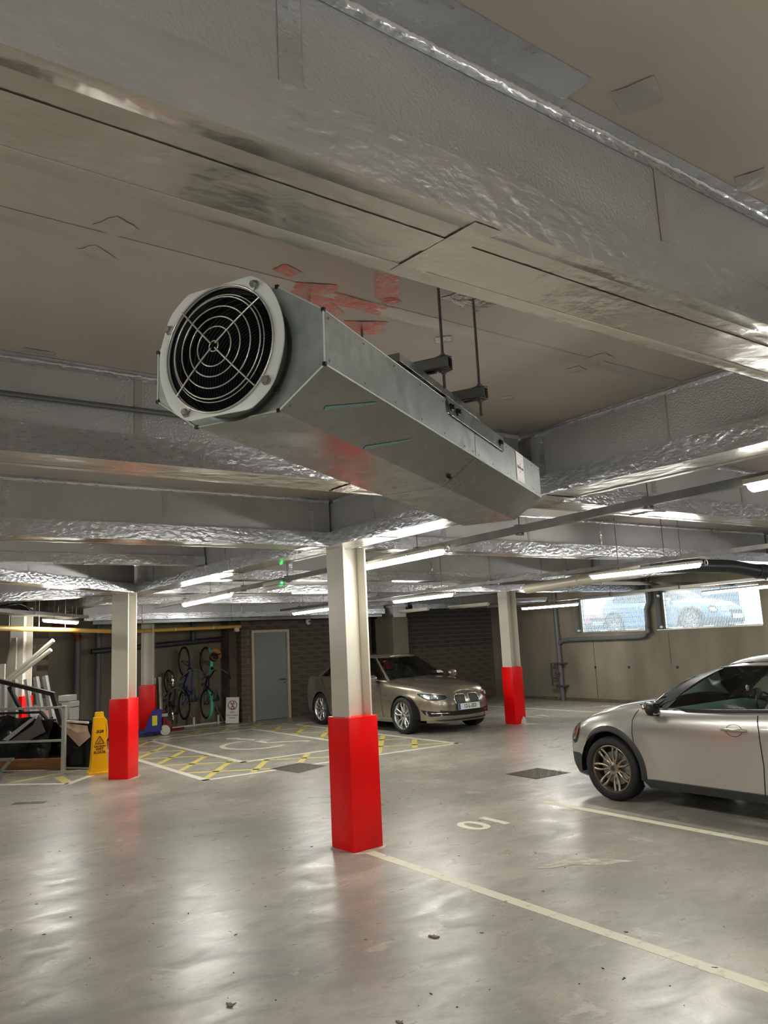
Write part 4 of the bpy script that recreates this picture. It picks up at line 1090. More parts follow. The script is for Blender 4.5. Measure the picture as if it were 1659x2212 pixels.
def wheel(root, x, y, r, wd, rim_r, side, style, m_rim, steer=0.):
    w = empty('wheel'); w.parent = root; w.location = (x, y, r)
    w.rotation_euler = (0, 0, steer)
    T = Matrix.Rotation(-side*pi/2, 4, 'X')     # local z -> outwards along car y
    h = wd/2
    part('tyre', MB().lathe([(rim_r-.004, -h*.8), (rim_r+.02, -h), (r-.03, -h), (r-.008, -h*.85), (r, -h*.6), (r, -h*.2), (r-.005, -h*.17), (r-.005, -h*.12), (r, -h*.1), (r, h*.1), (r-.005, h*.12), (r-.005, h*.17), (r, h*.2), (r, h*.6), (r-.008, h*.85), (r-.03, h), (rim_r+.02, h), (rim_r-.004, h*.8)], 56, T), M_rubber, w, smooth=40)
    part('rim', MB().lathe([(rim_r-.004, h*.8), (rim_r+.003, h*.86), (rim_r-.006, h*.88), (rim_r-.016, h*.72), (rim_r-.022, h*.2), (rim_r-.04, -h*.7), (rim_r-.01, -h*.8)], 56, T), m_rim, w, smooth=40)
    part('brake_disc', MB().lathe([(0, .01), (rim_r*.72, .01), (rim_r*.72, -.01), (0, -.01)], 40, T), M_galv, w, smooth=40)
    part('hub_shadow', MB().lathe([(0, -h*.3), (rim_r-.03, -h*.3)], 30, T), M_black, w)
    zf = h*.62
    if style == 'v':
        for k in range(5):
            b = MB()
            for e in (-1, 1):
                pts = []
                for i in range(7):
                    t = i/6; rr = .045+(rim_r-.06)*t; a = 2*pi*k/5+pi/2+e*(.26*(1-t)**.5*.9+.19*t); z = zf-.03+.028*t+(.01*sin(pi*t))
                    pts.append(T @ Vector((rr*cos(a), rr*sin(a), z)))
                b.tube(pts, [.022, .02, .018, .017, .017, .018, .022], 8)
            part('spoke', b, m_rim, w, smooth=60)
    else:
        for k in range(7):
            b = MB(); a0 = 2*pi*k/7+pi/2+.2
            for e in (-1, 1):
                pts = []
                for i in range(11):
                    t = i/10; rr = .06+(rim_r-.07)*t; a = a0+e*(.10+.17*sin(pi*min(1, t*1.02))**.9*(.25/(.12+rr))*.55)
                    pts.append(T @ Vector((rr*cos(a), rr*sin(a), zf-.025+.03*t)))
                b.tube(pts, [.019, .017, .015, .014, .0135, .0135, .014, .015, .016, .017, .018], 8, flat=1.)
            part('spoke', b, m_rim, w, smooth=60)
    hb = part('hub', MB().lathe([(0, zf+.004), (.03, zf+.004), (.034, zf-.002), (.062, zf-.008), (.07, zf-.03), (.07, 0)], 28, T), m_rim, w, smooth=35)
    part('hub_cap', MB().lathe([(0, zf+.009), (.022, zf+.008), (.027, zf+.003)], 20, T), M_trim, hb, smooth=50)
    for k in range(5):
        a = 2*pi*k/5+pi/2+(.63 if style == 'v' else 0); part('wheel_nut', MB().lathe([(0, zf+.002), (.009, zf+.001), (.011, zf-.014)], 6, T @ Matrix.Translation((.052*cos(a), .052*sin(a), 0))), M_bolt, hb)
    return w
def interior(root, c, m_seat, zfloor=.3, rhd=True, dash_m=None):
    b = MB().box(c.cowl-.35, c.cowl-2.6, -c.W*.78, c.W*.78, .2, .28)
    part('cabin_floor', b, M_cabin, root)
    d = MB(); rows = []
    x0 = c.gb[0]-.35
    for i in range(9):
        y = -c.W*.8+c.W*1.6*i/8; rows.append([(x0+.28, y, c.zs(x0)-.03), (x0-.05, y, c.zs(x0)+.015), (x0-.28, y, c.zs(x0)-.03), (x0-.36, y, c.zs(x0)-.14), (x0-.3, y, .45)])
    part('dashboard', d.grid(rows), dash_m or M_cabin, root, smooth=50)
    sy = -.36 if rhd else .36
    part('steering_wheel', MB().tube([(x0-.42+.05*sin(a), sy+.18*cos(a), c.zs(x0)-.07+.17*sin(a)) for a in [2*pi*i/24 for i in range(24)]], .014, 8, closed=True), M_black, root, smooth=60)
    for y in (-.36, .36):
        s = empty('seat'); s.parent = root
        x = x0-1.0
        part('cushion', MB().box(x-.1, x+.42, y-.24, y+.24, .32, .52, bev=.05), m_seat, s, smooth=50)
        part('backrest', MB().box(-.07, .07, y-.23, y+.23, 0, .62, bev=.05).xf(Matrix.Translation((x-.12, 0, .48)) @ Matrix.Rotation(rad(-16), 4, 'Y')), m_seat, s, smooth=50)
        part('headrest', MB().box(-.05, .05, y-.13, y+.13, .66, .84, bev=.04).xf(Matrix.Translation((x-.12, 0, .46)) @ Matrix.Rotation(rad(-14), 4, 'Y')), m_seat, s, smooth=50)
    part('rear_bench', MB().box(x0-2.0, x0-1.8, -c.W*.7, c.W*.7, .35, c.zs(x0)-.05, bev=.04), m_seat, root, smooth=50)
    t = c.G(1, .86); mir = part('rear_view_mirror', MB().box(t.x-.14, t.x-.11, -.12, .12, t.z-.09, t.z-.03, bev=.012), M_black, root, smooth=50)
    part('mirror_stalk', MB().tube([(t.x-.12, 0, t.z-.05), (t.x-.05, 0, t.z+.01)], .012, 8), M_black, root)
    return x0
def under(root, c):
    b = MB().box(c.xr+.45, c.xf-.5, -c.W+.3, c.W-.3, .19, .24)
    part('underbody', b, M_black, root)
    for xa in (0, -c.wb):
        for s in (1, -1):
            b = MB(); rows = []
            for i in range(17):
                a = pi*i/16*1.1-.05*pi; rows.append([(xa+(c.ra+.004)*cos(a), s*(c.W-.015), c.rz+(c.ra+.004)*sin(a)), (xa+(c.ra+.012)*cos(a), s*(c.W-.34), c.rz+(c.ra+.012)*sin(a))])
            n = len(rows); b.grid(rows); b.add([r[1] for r in rows], [tuple(range(n))])
            part('arch_liner', b, M_black, root)
def ellip(a, b_, c_, n=14):
    sg = lambda v: (1 if v >= 0 else -1)*abs(v)**.85
    rows = [[(a*sg(sin(pi*i/n))*sg(cos(2*pi*j/20)), b_*sg(sin(pi*i/n))*sg(sin(2*pi*j/20)), c_*sg(cos(pi*i/n))) for j in range(20)] for i in range(n+1)]
    return MB().grid(rows, True)
def door_mirror(root, x, y, z, side, m, w=.2):
    o = empty('door_mirror'); o.parent = root
    part('mirror_housing', ellip(.075, w*.55, .075).xf(Matrix.Translation((x, y+side*(w*.5+.06), z))), m, o, smooth=60)
    part('mirror_foot', MB().tube([(x, y-side*.02, z-.07), (x, y+side*.1, z-.045)], .022, 8), M_black, o, smooth=60)
    part('mirror_glass', MB().box(-.073, -.068, -w/2+.02, w/2-.02, -.05, .05).xf(Matrix.Translation((x, y+side*(w*.5+.06), z))), M_chrome, o)
    return o
def plate_text(root, T, txt, w=.52, h=.112):
    o = part('number_plate', MB().box(-w/2, w/2, -h/2, h/2, 0, .006, T), M_white_plate, root)
    part('plate_band', MB().box(-w/2+.004, -w/2+.045, -h/2+.004, h/2-.004, .0055, .0068, T), mat('plate_blue', (20, 60, 150), .4), o)
    part('plate_surround', MB().box(-w/2-.012, w/2+.012, -h/2-.012, h/2+.012, -.004, .003, T), M_black, o)
    part('plate_lettering', text_mesh(txt, .098, .0006, bold=.0015).xf(T @ Matrix.Translation((.022, 0, .0072)) @ Matrix.Diagonal((.86, 1, 1, 1))), M_black, o)
    return o
M_white_plate = mat('plate_white', (226, 228, 226), .4)
M_lamp_in = mat('lamp_reflector', (190, 196, 200), .12, .9)
M_red_lens = mat('red_tail_lens', (120, 10, 14), .15)
M_amber = mat('amber_lens', (190, 110, 50), .2)

def saloon(loc, rotz, label):
    c = Car(xf=.83, xr=-4.07, wb=2.968, W=.925, nf=3.6, nr=4.6, ra=.365, rz=.335, flare=.012,
            nose=ip([(0, -.12), (.2, -.05), (.35, .0), (.5, .01), (.62, -.02), (.72, -.08), (.82, -.17), (.9, -.3)]),
            tail=ip([(0, -.15), (.3, -.04), (.5, 0), (.8, -.04), (1.0, -.1), (1.1, -.14)]),
            sill=ip([(-4.2, .3), (-3.6, .24), (-3.3, .2), (0, .19), (.5, .2), (.9, .21)]),
            zs=ip([(-4.2, .98), (-3.9, 1.01), (-3.3, 1.03), (-2.4, 1.0), (-1.4, .965), (-.7, .945), (-.3, .90), (.1, .865), (.4, .81), (.6, .765), (.72, .735), (.83, .70)]),
            zc=ip([(-4.2, 1.02), (-3.9, 1.07), (-3.3, 1.09), (-.75, 1.03), (-.4, 1.0), (0, .955), (.35, .90), (.58, .845), (.7, .79), (.8, .74), (.83, .70)]),
            sec=ip([(0, .925), (.12, .97), (.3, .985), (.55, 1.0), (.72, .995), (.85, .975), (.93, .955), (.97, .93), (1.0, .895)]),
            plan=lambda x: 1.0, cowl=-.62, boot=-3.3, crease=lambda x, k: .008*math.exp(-((k-.62)/.1)**2)*(1 if x > -.7 else 0),
            gb=(-.42, -3.62), gt=(-1.27, -2.85), gw=(.885, .625), gnf=5.2, gnr=5.0, zr=ip([(-3.2, 1.36), (-2.85, 1.40), (-2.2, 1.425), (-1.7, 1.425), (-1.3, 1.40), (-1.1, 1.37)]),
            gz0=(.985, 1.05), gbulge=.04, gzb=.0, rc=.045, uside=[.9, .8, .16, .11, -.42, -.5, -.62, -.7, -.82],
            wins=[('side_window', .86, .16, .93), ('side_window', .11, -.42, .93), ('quarter_window', -.5, -.66, .9)], blackp=[(.16, .11), (-.42, -.5)])
    root = empty('parked_car', loc, rotz, label, 'car', 'cars parked inside')
    c.table(); c.body(root, M_bmw); c.greenhouse(root, M_bmw); under(root, c)
    for x in (0, -c.wb):
        for s in (1, -1): wheel(root, x, s*(.925-.115), .335, .235, .245, s, 'v', M_alloy)
    x0 = interior(root, c, M_cabin)
    # kidney grilles
    for s in (1, -1):
        k = [(.035, .665), (.05, .535), (.10, .512), (.235, .515), (.285, .54), (.30, .60), (.285, .665), (.24, .69), (.07, .69)]
        poly = [(s*u, z) for u, z in k]
        kg = c.patch('kidney_grille', root, poly, M_black, off=.004, step=.03)
        ring = [c.at(s*u, z, .008) for u, z in dens(k+[k[0]], 3)][:-1]
        part('chrome_surround', MB().tube(ring, .0085, 8, closed=True), M_chrome, kg, smooth=60)
        for i in range(9):
            u = s*(.065+.0255*i); part('grille_bar', MB().tube([c.at(u, z, .009) for z in (.53, .57, .61, .65, .682)], .0026, 6), M_steel_dark, kg)
        h = [(.43, .655), (.50, .615), (.66, .60), (.80, .615), (.93, .655), (1.02, .70), (1.06, .745), (.9, .745), (.68, .725), (.5, .70)]
        hl = c.patch('headlamp', root, [(s*u, z) for u, z in h], M_black, off=.003, step=.03)
        c.patch('lamp_reflector', hl, [(s*u, z) for u, z in [(.62, .64), (.80, .635), (.96, .69), (.98, .72), (.70, .70), (.6, .69)]], M_lamp_in, off=.006, step=.02)
        c.patch('brow', hl, [(s*u, z) for u, z in [(.46, .70), (.68, .728), (.9, .752), (1.07, .752), (1.06, .738), (.9, .733), (.7, .712), (.47, .688)]], M_alloy, off=.010, step=.02)
        for uu, zz in ((.63, .66), (.76, .665)):
            p = c.at(s*uu, zz, .006); part('projector', MB().lathe([(0, .012), (.018, .008), (.026, 0), (.032, .004), (.034, -.002)], 18, frame_T(p, (0, 1, 0), (-.2, 0, 1)) ), M_chrome, hl, smooth=50)
        c.patch('fog_lamp_recess', root, [(s*u, z) for u, z in [(.55, .40), (.60, .33), (.78, .32), (.90, .36), (.97, .44), (.80, .42)]], M_black, off=.004, step=.03)
        p = c.at(s*.83, .385, .008); part('fog_lamp', MB().lathe([(0, .012), (.03, .008), (.042, 0)], 18, frame_T(p, (-.6, s*.8, 0), (0, 0, 1))), M_lamp_in, root, smooth=50)
        part('chrome_strip', MB().tube([c.at(s*u, .375+.01*(u-.3), .012) for u in (.42, .5, .6, .7, .76)], .006, 6), M_chrome, root, smooth=60)
        # seams
        ua = c.u_of_x(-.62); ub = c.u_of_x(-1.72); uc = c.u_of_x(-2.72)
        c.seam(root, dens([(ua-.02, .93), (ua+.02, .75), (ua, .5), (ua-.02, .27)]), s); c.seam(root, dens([(ub, .97), (ub+.01, .6), (ub-.02, .24)]), s)
        c.seam(root, dens([(c.u_of_x(-2.95)+.02, 1.0), (c.u_of_x(-2.75), .8), (c.u_of_x(-2.6), .6), (c.u_of_x(-2.55), .3)]), s)
        for xx in (-1.5, -2.45):
            u = c.u_of_x(xx); part('door_handle', MB().tube([c.at(u-.1, .80, .002, s), c.at(u-.08, .80, .03, s), c.at(u+.08, .805, .03, s), c.at(u+.1, .805, .002, s)], .011, 8), M_bmw, root, smooth=60)
        c.patch('side_repeater', root, [(c.u_of_x(-.42), .685), (c.u_of_x(-.50), .70), (c.u_of_x(-.53), .69), (c.u_of_x(-.45), .675)], M_chrome, off=.004, step=.03, side=s)
        part('window_trim', MB().tube([c.G(u, .045)*1+Vector((0, .006, 0)) if s > 0 else Vector((c.G(u, .045).x, -c.G(u, .045).y-.006, c.G(u, .045).z)) for u in (.86, .5, .1, -.3, -.66)]+[(lambda p: Vector((p.x, s*(p.y+.004), p.z)))(c.G(u, .925)) for u in (-.64, -.3, .1, .5, .84)], .006, 6, closed=True), M_chrome, root, smooth=60)
        c.patch('tail_lamp', root, [(c.u_of_x(-3.86), .80), (c.u_of_x(-3.95), .78), (c.u_of_x(-4.02), .92), (c.u_of_x(-3.9), .95), (c.u_of_x(-3.8), .90)], M_red_lens, off=.004, step=.04, side=s)
        door_mirror(root, -.78, s*.86, 1.0, s, M_bmw)
    c.patch('lower_intake', root, [(-.60, .43), (-.55, .335), (0, .315), (.55, .335), (.60, .43), (.35, .405), (-.35, .405)], M_black, off=.005, step=.04)
    c.patch('chin', root, [(-.7, .25), (-.6, .235), (0, .225), (.6, .235), (.7, .25), (.6, .262), (-.6, .262)], M_trim, off=.002, step=.05)
    T = frame_T(c.at(0, .475, .03), (0, 1, 0), (-.08, 0, 1)); plate_text(root, T, '12-L-203')
    pb = c.at(0, .705, .01); em = part('roundel', MB().lathe([(0, .004), (.03, .004), (.041, .0)], 24, frame_T(Vector((.70, 0, .777)), (0, 1, 0), (-.75, 0, .66))), M_black, root, smooth=50)
    part('roundel_rim', MB().tube([frame_T(Vector((.70, 0, .777)), (0, 1, 0), (-.75, 0, .66)) @ Vector((.041*cos(a), .041*sin(a), .002)) for a in [2*pi*i/24 for i in range(24)]], .0035, 6, closed=True), M_chrome, em, smooth=60)
    for q in (0, 2):
        part('roundel_quarter', MB().prism([(0, 0)]+[(.024*cos(pi/2*q+pi/2*i/6), .024*sin(pi/2*q+pi/2*i/6)) for i in range(7)], .0042, .0052, frame_T(Vector((.70, 0, .777)), (0, 1, 0), (-.75, 0, .66))), mat('roundel_blue', (60, 120, 190), .3), em)
        part('roundel_quarter', MB().prism([(0, 0)]+[(.024*cos(pi/2*(q+1)+pi/2*i/6), .024*sin(pi/2*(q+1)+pi/2*i/6)) for i in range(7)], .0042, .0052, frame_T(Vector((.70, 0, .777)), (0, 1, 0), (-.75, 0, .66))), M_white_plate, em)
    # bonnet shut lines
    for s in (1, -1):
        part('bonnet_gap', MB().tube([(x, s*y, z) for x, y, z in [(-.55, .70, .958), (-.3, .745, .925), (0, .735, .898), (.3, .64, .862), (.5, .5, .835), (.62, .38, .80)]], .003, 6), M_black, root)
    # things seen through the windscreen
    t = c.G(1, .7)
    part('paper_tag', MB().box(-.002, .002, -.085, .085, -.10, .10, bev=.0).xf(Matrix.Translation((t.x-.09, -.40, t.z-.03)) @ Matrix.Rotation(rad(-35), 4, 'Y')), mat('red_card', (190, 40, 48), .5, emit=None), root, label='red card hanging behind the windscreen')
    t = c.G(1, .1)
    part('tax_disc', MB().box(-.1, .0, .33, .60, .0, .002).xf(Matrix.Translation((t.x-.05, 0, t.z+.01)) @ Matrix.Rotation(rad(25), 4, 'Y')), M_white_plate, root)
    return root
saloon((9.72, 12.0, 0), rad(-90), 'champagne saloon car parked nose out before the blockwork wall')

def hatch(loc, rotz, label):
    c = Car(xf=.87, xr=-3.38, wb=2.64, W=.885, nf=4.0, nr=4.0, ra=.385, rz=.32, flare=.022,
            nose=ip([(0, -.2), (.2, -.08), (.3, -.0), (.45, .01), (.55, -.01), (.65, -.05), (.75, -.12), (.85, -.24), (.95, -.4)]),
            tail=ip([(0, -.1), (.3, 0), (.6, 0), (1.0, -.1), (1.1, -.14)]),
            sill=ip([(-3.4, .3), (-3.1, .24), (0, .19), (.5, .185), (.9, .2)]),
            zs=ip([(-3.5, 1.06), (-3.0, 1.05), (-2.2, 1.0), (-1.4, .955), (-.7, .93), (-.35, .925), (-.05, .90), (.25, .845), (.5, .765), (.65, .70), (.87, .64)]),
            zc=ip([(-3.5, 1.08), (-.6, 1.045), (-.4, 1.02), (0, .965), (.3, .90), (.55, .82), (.7, .745), (.87, .66)]),
            sec=ip([(0, .945), (.12, .965), (.3, .975), (.55, .99), (.74, 1.0), (.86, .985), (.93, .955), (.97, .925), (1.0, .885)]),
            plan=lambda x: 1.0-.02*max(0, x)**1, cowl=-.52, boot=-3.2, crease=lambda x, k: .01*math.exp(-((k-.72)/.09)**2)*(1 if x > -.6 else 0),
            gb=(-.30, -3.25), gt=(-1.10, -2.95), gw=(.90, .66), gnf=5.0, gnr=4.6, zr=ip([(-3.2, 1.27), (-2.6, 1.345), (-2.0, 1.385), (-1.6, 1.39), (-1.3, 1.365), (-1.1, 1.325), (-.9, 1.27)]),
            gz0=(1.0, 1.06), gbulge=.05, gzb=.085, rc=.055, uside=[.9, .80, .08, .0, -.62, -.85],
            wins=[('side_window', .80, .08, .9), ('quarter_window', .0, -.62, .88)], blackp=[(.9, .80), (.08, .0)])
    root = empty('parked_car', loc, rotz, label, 'car', 'cars parked inside')
    c.table(); c.body(root, M_volvo); c.greenhouse(root, M_volvo); under(root, c)
    for x in (0, -c.wb):
        for s in (1, -1): wheel(root, x, s*(.885-.105), .32, .215, .232, s, 'loop', M_alloy_dark, steer=rad(2) if x == 0 else 0)
    interior(root, c, M_cabin, dash_m=mat('green_grey_dash', (58, 66, 62), .7))
    for s in (1, -1):
        for xa in (0, -c.wb): arc_trim(c, root, xa, s, .05, M_trim, .385)
        # sill and bumper trims
        c.patch('sill_trim', root, [(c.u_of_x(-.36), .262), (c.u_of_x(-.42), .185), (c.u_of_x(-2.2), .19), (c.u_of_x(-2.24), .262)], M_trim, off=.012, step=.06, side=s)
        c.patch('bumper_trim', root, [(c.u_of_x(.40), .36), (c.u_of_x(.40), .20), (.3, .20), (.3, .38), (c.u_of_x(.55), .42)], M_trim, off=.004, step=.04, side=s)
        h = [(s*.66, .61), (s*.69, .55), (s*.78, .51), (s*.85, .54), (s*.905, .63), (s*.91, .71), (s*.85, .745), (s*.72, .71)]
        hl = c.patch('headlamp', root, h, M_black, off=.004, step=.03)
        c.patch('lamp_reflector', hl, [(s*u, z) for u, z in [(.70, .6), (.75, .55), (.81, .56), (.84, .64), (.83, .68), (.73, .67)]], M_lamp_in, off=.007, step=.02)
        c.patch('indicator', hl, [(s*u, z) for u, z in [(.825, .57), (.86, .6), (.885, .66), (.88, .69), (.85, .68), (.84, .63)]], M_amber, off=.010, step=.02)
        # door gap, following the photo's curve
        uA, uB = c.u_of_x(-.33), c.u_of_x(-1.64)
        c.seam(root, dens([(uA+.02, .92), (uA-.015, .83), (uA-.02, .7), (uA, .5), (uA+.07, .33), (uA+.10, .245)], 5), s, w=.004)
        c.seam(root, dens([(uA+.10, .245), ((uA+uB)/2, .24), (uB-.03, .245)], 8), s, w=.004)
        c.seam(root, dens([(uB-.03, .245), (uB, .5), (uB, .8), (uB-.02, .93)], 5), s, w=.004)
        u = c.u_of_x(-1.39)
        cup = c.patch('handle_cup', root, [(u+.075*cos(a), .795+.05*sin(a)) for a in [2*pi*i/16 for i in range(16)]], M_trim if False else M_volvo, off=-.004, step=.03, side=s)
        part('cup_edge', MB().tube([c.at(u+.078*cos(a), .795+.052*sin(a), .002, s) for a in [2*pi*i/20 for i in range(20)]], .0022, 6, closed=True), M_trim, cup, smooth=60)
        part('door_handle', MB().tube([c.at(u-.11, .798, .004, s), c.at(u-.10, .798, .034, s), c.at(u, .798, .04, s), c.at(u+.10, .798, .034, s), c.at(u+.11, .798, .004, s)], .0135, 8), M_volvo, root, smooth=60, label='pale door handle over a scooped recess')
        def gp(u, v, o=.006):
            p = c.G(u, v); return Vector((p.x, s*(p.y+o), p.z))
        part('window_seal', MB().tube([gp(u, .045) for u in (.86, .6, .3, .04)]+[gp(.04, v) for v in (.3, .6)]+[gp(u, .91) for u in (.04, .3, .55, .75, .85)], .009, 6, closed=True), M_black, root, smooth=60)
        part('waist_seal', MB().tube([gp(u, .02, .01) for u in (.9, .6, .3, 0, -.3, -.6)], .011, 6), M_black, root, smooth=60)
        part('roof_gutter', MB().tube([gp(u, 1.0, .002) for u in (.93, .8, .6, .3, 0, -.3, -.6)], .006, 6), M_black, root, smooth=60)
        dm = door_mirror(root, -.60, s*.80, .955, s, M_chrome, .15)
        part('mirror_shell', ellip(.055, .088, .068).xf(Matrix.Translation((-.628, s*(.80+.142), .955))), M_black, dm, smooth=60)
        part('mirror_sail', MB().add([gp(.9, .02, .008), gp(.78, .02, .008), gp(.78, .22, .008), gp(.86, .12, .008)], [(0, 1, 2, 3)]), M_black, dm)
        part('cowl_vent', MB().box(-.07, .07, -.02, .02, -.004, .006, bev=.003).xf(Matrix.Translation((-.39, s*.70, .975)) @ Matrix.Rotation(rad(8), 4, 'Y')), M_black, root)
        part('roof_rail', MB().box(-2.9, -1.75, s*.50-.012, s*.50+.012, 1.425, 1.45, bev=.008), M_black, root, smooth=50)
    T = frame_T(c.at(0, .42, .02), (0, 1, 0), (0, 0, 1))
    part('number_plate', MB().box(-.26, .26, -.056, .056, 0, .006, T), M_white_plate, root)
    c.patch('front_grille', root, [(-.3, .56), (-.27, .44), (.27, .44), (.3, .56), (.28, .60), (-.28, .60)], M_black, off=.005, step=.05)
    c.patch('lower_grille', root, [(-.5, .36), (-.45, .24), (.45, .24), (.5, .36)], M_black, off=.005, step=.05)
    t = c.G(1, .86)
    ch_ = part('hanging_charm', MB().lathe([(0, -.05), (.012, -.045), (.017, -.02), (.015, 0), (.004, .008), (0, .01)], 12, Matrix.Translation((t.x-.13, .02, t.z-.17))), M_white_plate, root, smooth=50)
    part('charm_string', MB().tube([(t.x-.13, .02, t.z-.16), (t.x-.13, .0, t.z-.08)], .0015, 5), M_black, ch_)
    part('paper_sheet', MB().box(-1.52, -1.38, .30, .54, .90, .903), M_white_plate, root)
    return root
HATCH = hatch((7.56, 5.50, 0), rad(90), 'silver grey two door hatchback parked at the edge of the picture')
# ------------------------------------------------------------------ bicycles hung on the wall by the front wheel
def bicycle(loc, label, r=.34, wb=1.02, m_frame=None, fender=None, basket=False, step=False, rim=None, bars=.30, sz=1., saddle=True, rise=.0):
    # upright space: x forward, z up, rear axle above the origin; turned so that forward points to the ceiling
    Rm = Matrix(((0, -1, 0, loc[0]), (0, 0, -1, loc[1]), (1, 0, 0, loc[2]), (0, 0, 0, 1)))
    o = empty('bicycle', (loc[0], loc[1], 0), 0, label, 'bicycle', 'bicycles hung on the wall')
    k = sz
    def P(x, y, z): return Rm @ Vector((x, y, z))
    def tb(name, pts, rad_, m, par=o, **kw): return part(name, MB().tube([P(*p) for p in pts], rad_, 8, **kw), m, par, True, smooth=60)
    for nm, x in (('rear', 0), ('front', wb)):
        w = empty('wheel'); w.parent = o
        tb('tyre', [(x+(r-.018)*cos(a), 0, r+(r-.018)*sin(a)) for a in [2*pi*i/40 for i in range(40)]], .021, M_rubber, w, closed=True)
        tb('rim', [(x+(r-.045)*cos(a), 0, r+(r-.045)*sin(a)) for a in [2*pi*i/40 for i in range(40)]], .009, rim or M_steel_dark, w, closed=True)
        b = MB()
        for i in range(18):
            a = 2*pi*i/18; b.tube([P(x, .02*(1 if i % 2 else -1), r), P(x+(r-.045)*cos(a), 0, r+(r-.045)*sin(a))], .0012, 4, caps=False)
        part('spokes', b, M_galv, w, True, kind='stuff')
        tb('hub', [(x, -.045, r), (x, .045, r)], .02, M_steel_dark, w)
        if fender:
            rows = []
            a0, a1 = (25, 190) if x == 0 else (35, 160)
            for i in range(17):
                a = rad(a0+(a1-a0)*i/16); rows.append([P(x+(r+.012+.014*cos(t))*cos(a), .034*sin(t), r+(r+.012+.014*cos(t))*sin(a)) for t in (-1.6, -.8, 0, .8, 1.6)])
            part('mudguard', MB().grid(rows), fender, o, True, smooth=60)
    bb = (.42*k, 0, .29*k+.0); sc = (.26*k, 0, r+.42*k); ht = (wb-.20*k, 0, r+.50*k); hb = (wb-.14*k, 0, r+.34*k)
    if step: tb('down_tube', [bb, (.6*k, 0, .42*k), hb], .022, m_frame); tb('top_tube', [(.33*k, 0, .5*k), (.58*k, 0, .50*k), ht], .016, m_frame)
    else: tb('down_tube', [bb, hb], .022, m_frame); tb('top_tube', [sc, ht], .017, m_frame)
    tb('seat_tube', [bb, sc], .017, m_frame); tb('head_tube', [hb, ht], .022, m_frame)
    for s in (-1, 1): tb('chain_stay', [bb, (0, s*.06, r)], .009, m_frame); tb('seat_stay', [(sc[0]+.01, 0, sc[2]-.03), (0, s*.06, r)], .008, m_frame); tb('fork', [hb, (wb-.08*k, s*.05, r+.24*k), (wb, s*.055, r)], .012, M_steel_dark)
    tb('seat_post', [sc, (sc[0]-.05*k, 0, sc[2]+.13*k)], .013, M_steel_dark)
    if saddle:
        x, z = sc[0]-.05*k, sc[2]+.15*k; rows = []
        for t, w_, h in ((-.13, .06, .0), (-.1, .085, .012), (-.03, .07, .012), (.05, .03, .008), (.13, .02, .002)):
            rows.append([P(x+t*k, w_*cos(a)*k, z+.022*sin(a)*k+h) for a in [2*pi*i/12 for i in range(12)]])
        b = MB().grid(rows, True); b.add(rows[0], [tuple(range(12))]); b.add(rows[-1], [tuple(range(12))]); part('saddle', b, M_black, o, True, smooth=60)
    hx, hz = ht[0]-.03*k, ht[2]+.09*k+rise
    tb('stem', [ht, (hx, 0, hz-.02), (hx+.05, 0, hz)], .013, M_steel_dark)
    hbp = tb('handlebar', [(hx-.16*k, -bars, hz-.03), (hx-.07*k, -bars*.8, hz), (hx+.04, -bars*.35, hz+.01), (hx+.05, 0, hz), (hx+.04, bars*.35, hz+.01), (hx-.07*k, bars*.8, hz), (hx-.16*k, bars, hz-.03)], .0115, M_steel_dark)
    for s in (-1, 1): part('grip', MB().tube([P(hx-.07*k, s*bars*.8, hz), P(hx-.18*k, s*bars*1.03, hz-.034)], .018, 8), M_black, hbp, True, smooth=60)
    tb('chainring', [(bb[0]+.09*k*cos(a), -.04, bb[2]+.09*k*sin(a)) for a in [2*pi*i/24 for i in range(24)]], .006, M_steel_dark, closed=True)
    for s in (-1, 1):
        tb('crank', [(bb[0], s*.06, bb[2]), (bb[0]+s*.04, s*.07, bb[2]+s*.165*k)], .009, M_steel_dark)
        part('pedal', MB().box(-.04, .04, -.045, .045, -.012, .012).xf(Rm @ Matrix.Translation((bb[0]+s*.04, s*.12, bb[2]+s*.165*k))), M_black, o, True)
    if basket:
        b = MB(); prof = [(.085, 0), (.10, .08), (.128, .2), (.134, .205), (.126, .2), (.098, .08), (.083, .005), (0, .004)]
        T = Rm @ Matrix.Translation((hx+.30, 0, hz-.22)) @ Matrix.Rotation(rad(25), 4, 'Y')
        bk = part('basket', b.lathe(prof, 32, T), mat('wicker', (168, 118, 62), .7, bump=.8, bscale=90), o, True, smooth=50)
        part('basket_strap', MB().box(-.01, .01, -.128, .128, .205, .212, T), M_black, bk, True)
        part('basket_bag', MB().lathe([(0, .10), (.06, .10), (.108, .085), (.10, .02)], 24, T), M_cabin, bk, True, smooth=60)
    hk = empty('wall_hook'); hk.parent = o
    part('hook', MB().tube([P(wb+.2, 0, -.04), P(wb+.1, 0, .03), P(wb+.0+r*.55, 0, r*.1), P(wb+r-.05, 0, r*.6)], .007, 8), M_steel_dark, hk, True, smooth=60)
    return o
M_blue = mat('blue_frame_paint', (16, 52, 120), .3); M_navy = mat('navy_frame_paint', (18, 28, 52), .3); M_teal = mat('turquoise_mudguard', (84, 196, 168), .35)
bicycle((6.74, 17.93, .50), 'blue framed adult bicycle hung by its front wheel, second from the pallet truck', m_frame=M_blue, wb=.98, bars=.31)
bicycle((7.27, 17.93, .47), 'bicycle with turquoise mudguards and wicker basket hung on the wall', m_frame=M_navy, fender=M_teal, basket=True, step=True, wb=.98, bars=.34, rise=.05)
bicycle((6.40, 17.93, .27), 'small dark bicycle with chrome rims hung lowest beside the pallet truck', r=.27, wb=.77, sz=.78, m_frame=M_black, rim=M_chrome, fender=M_chrome, bars=.24)
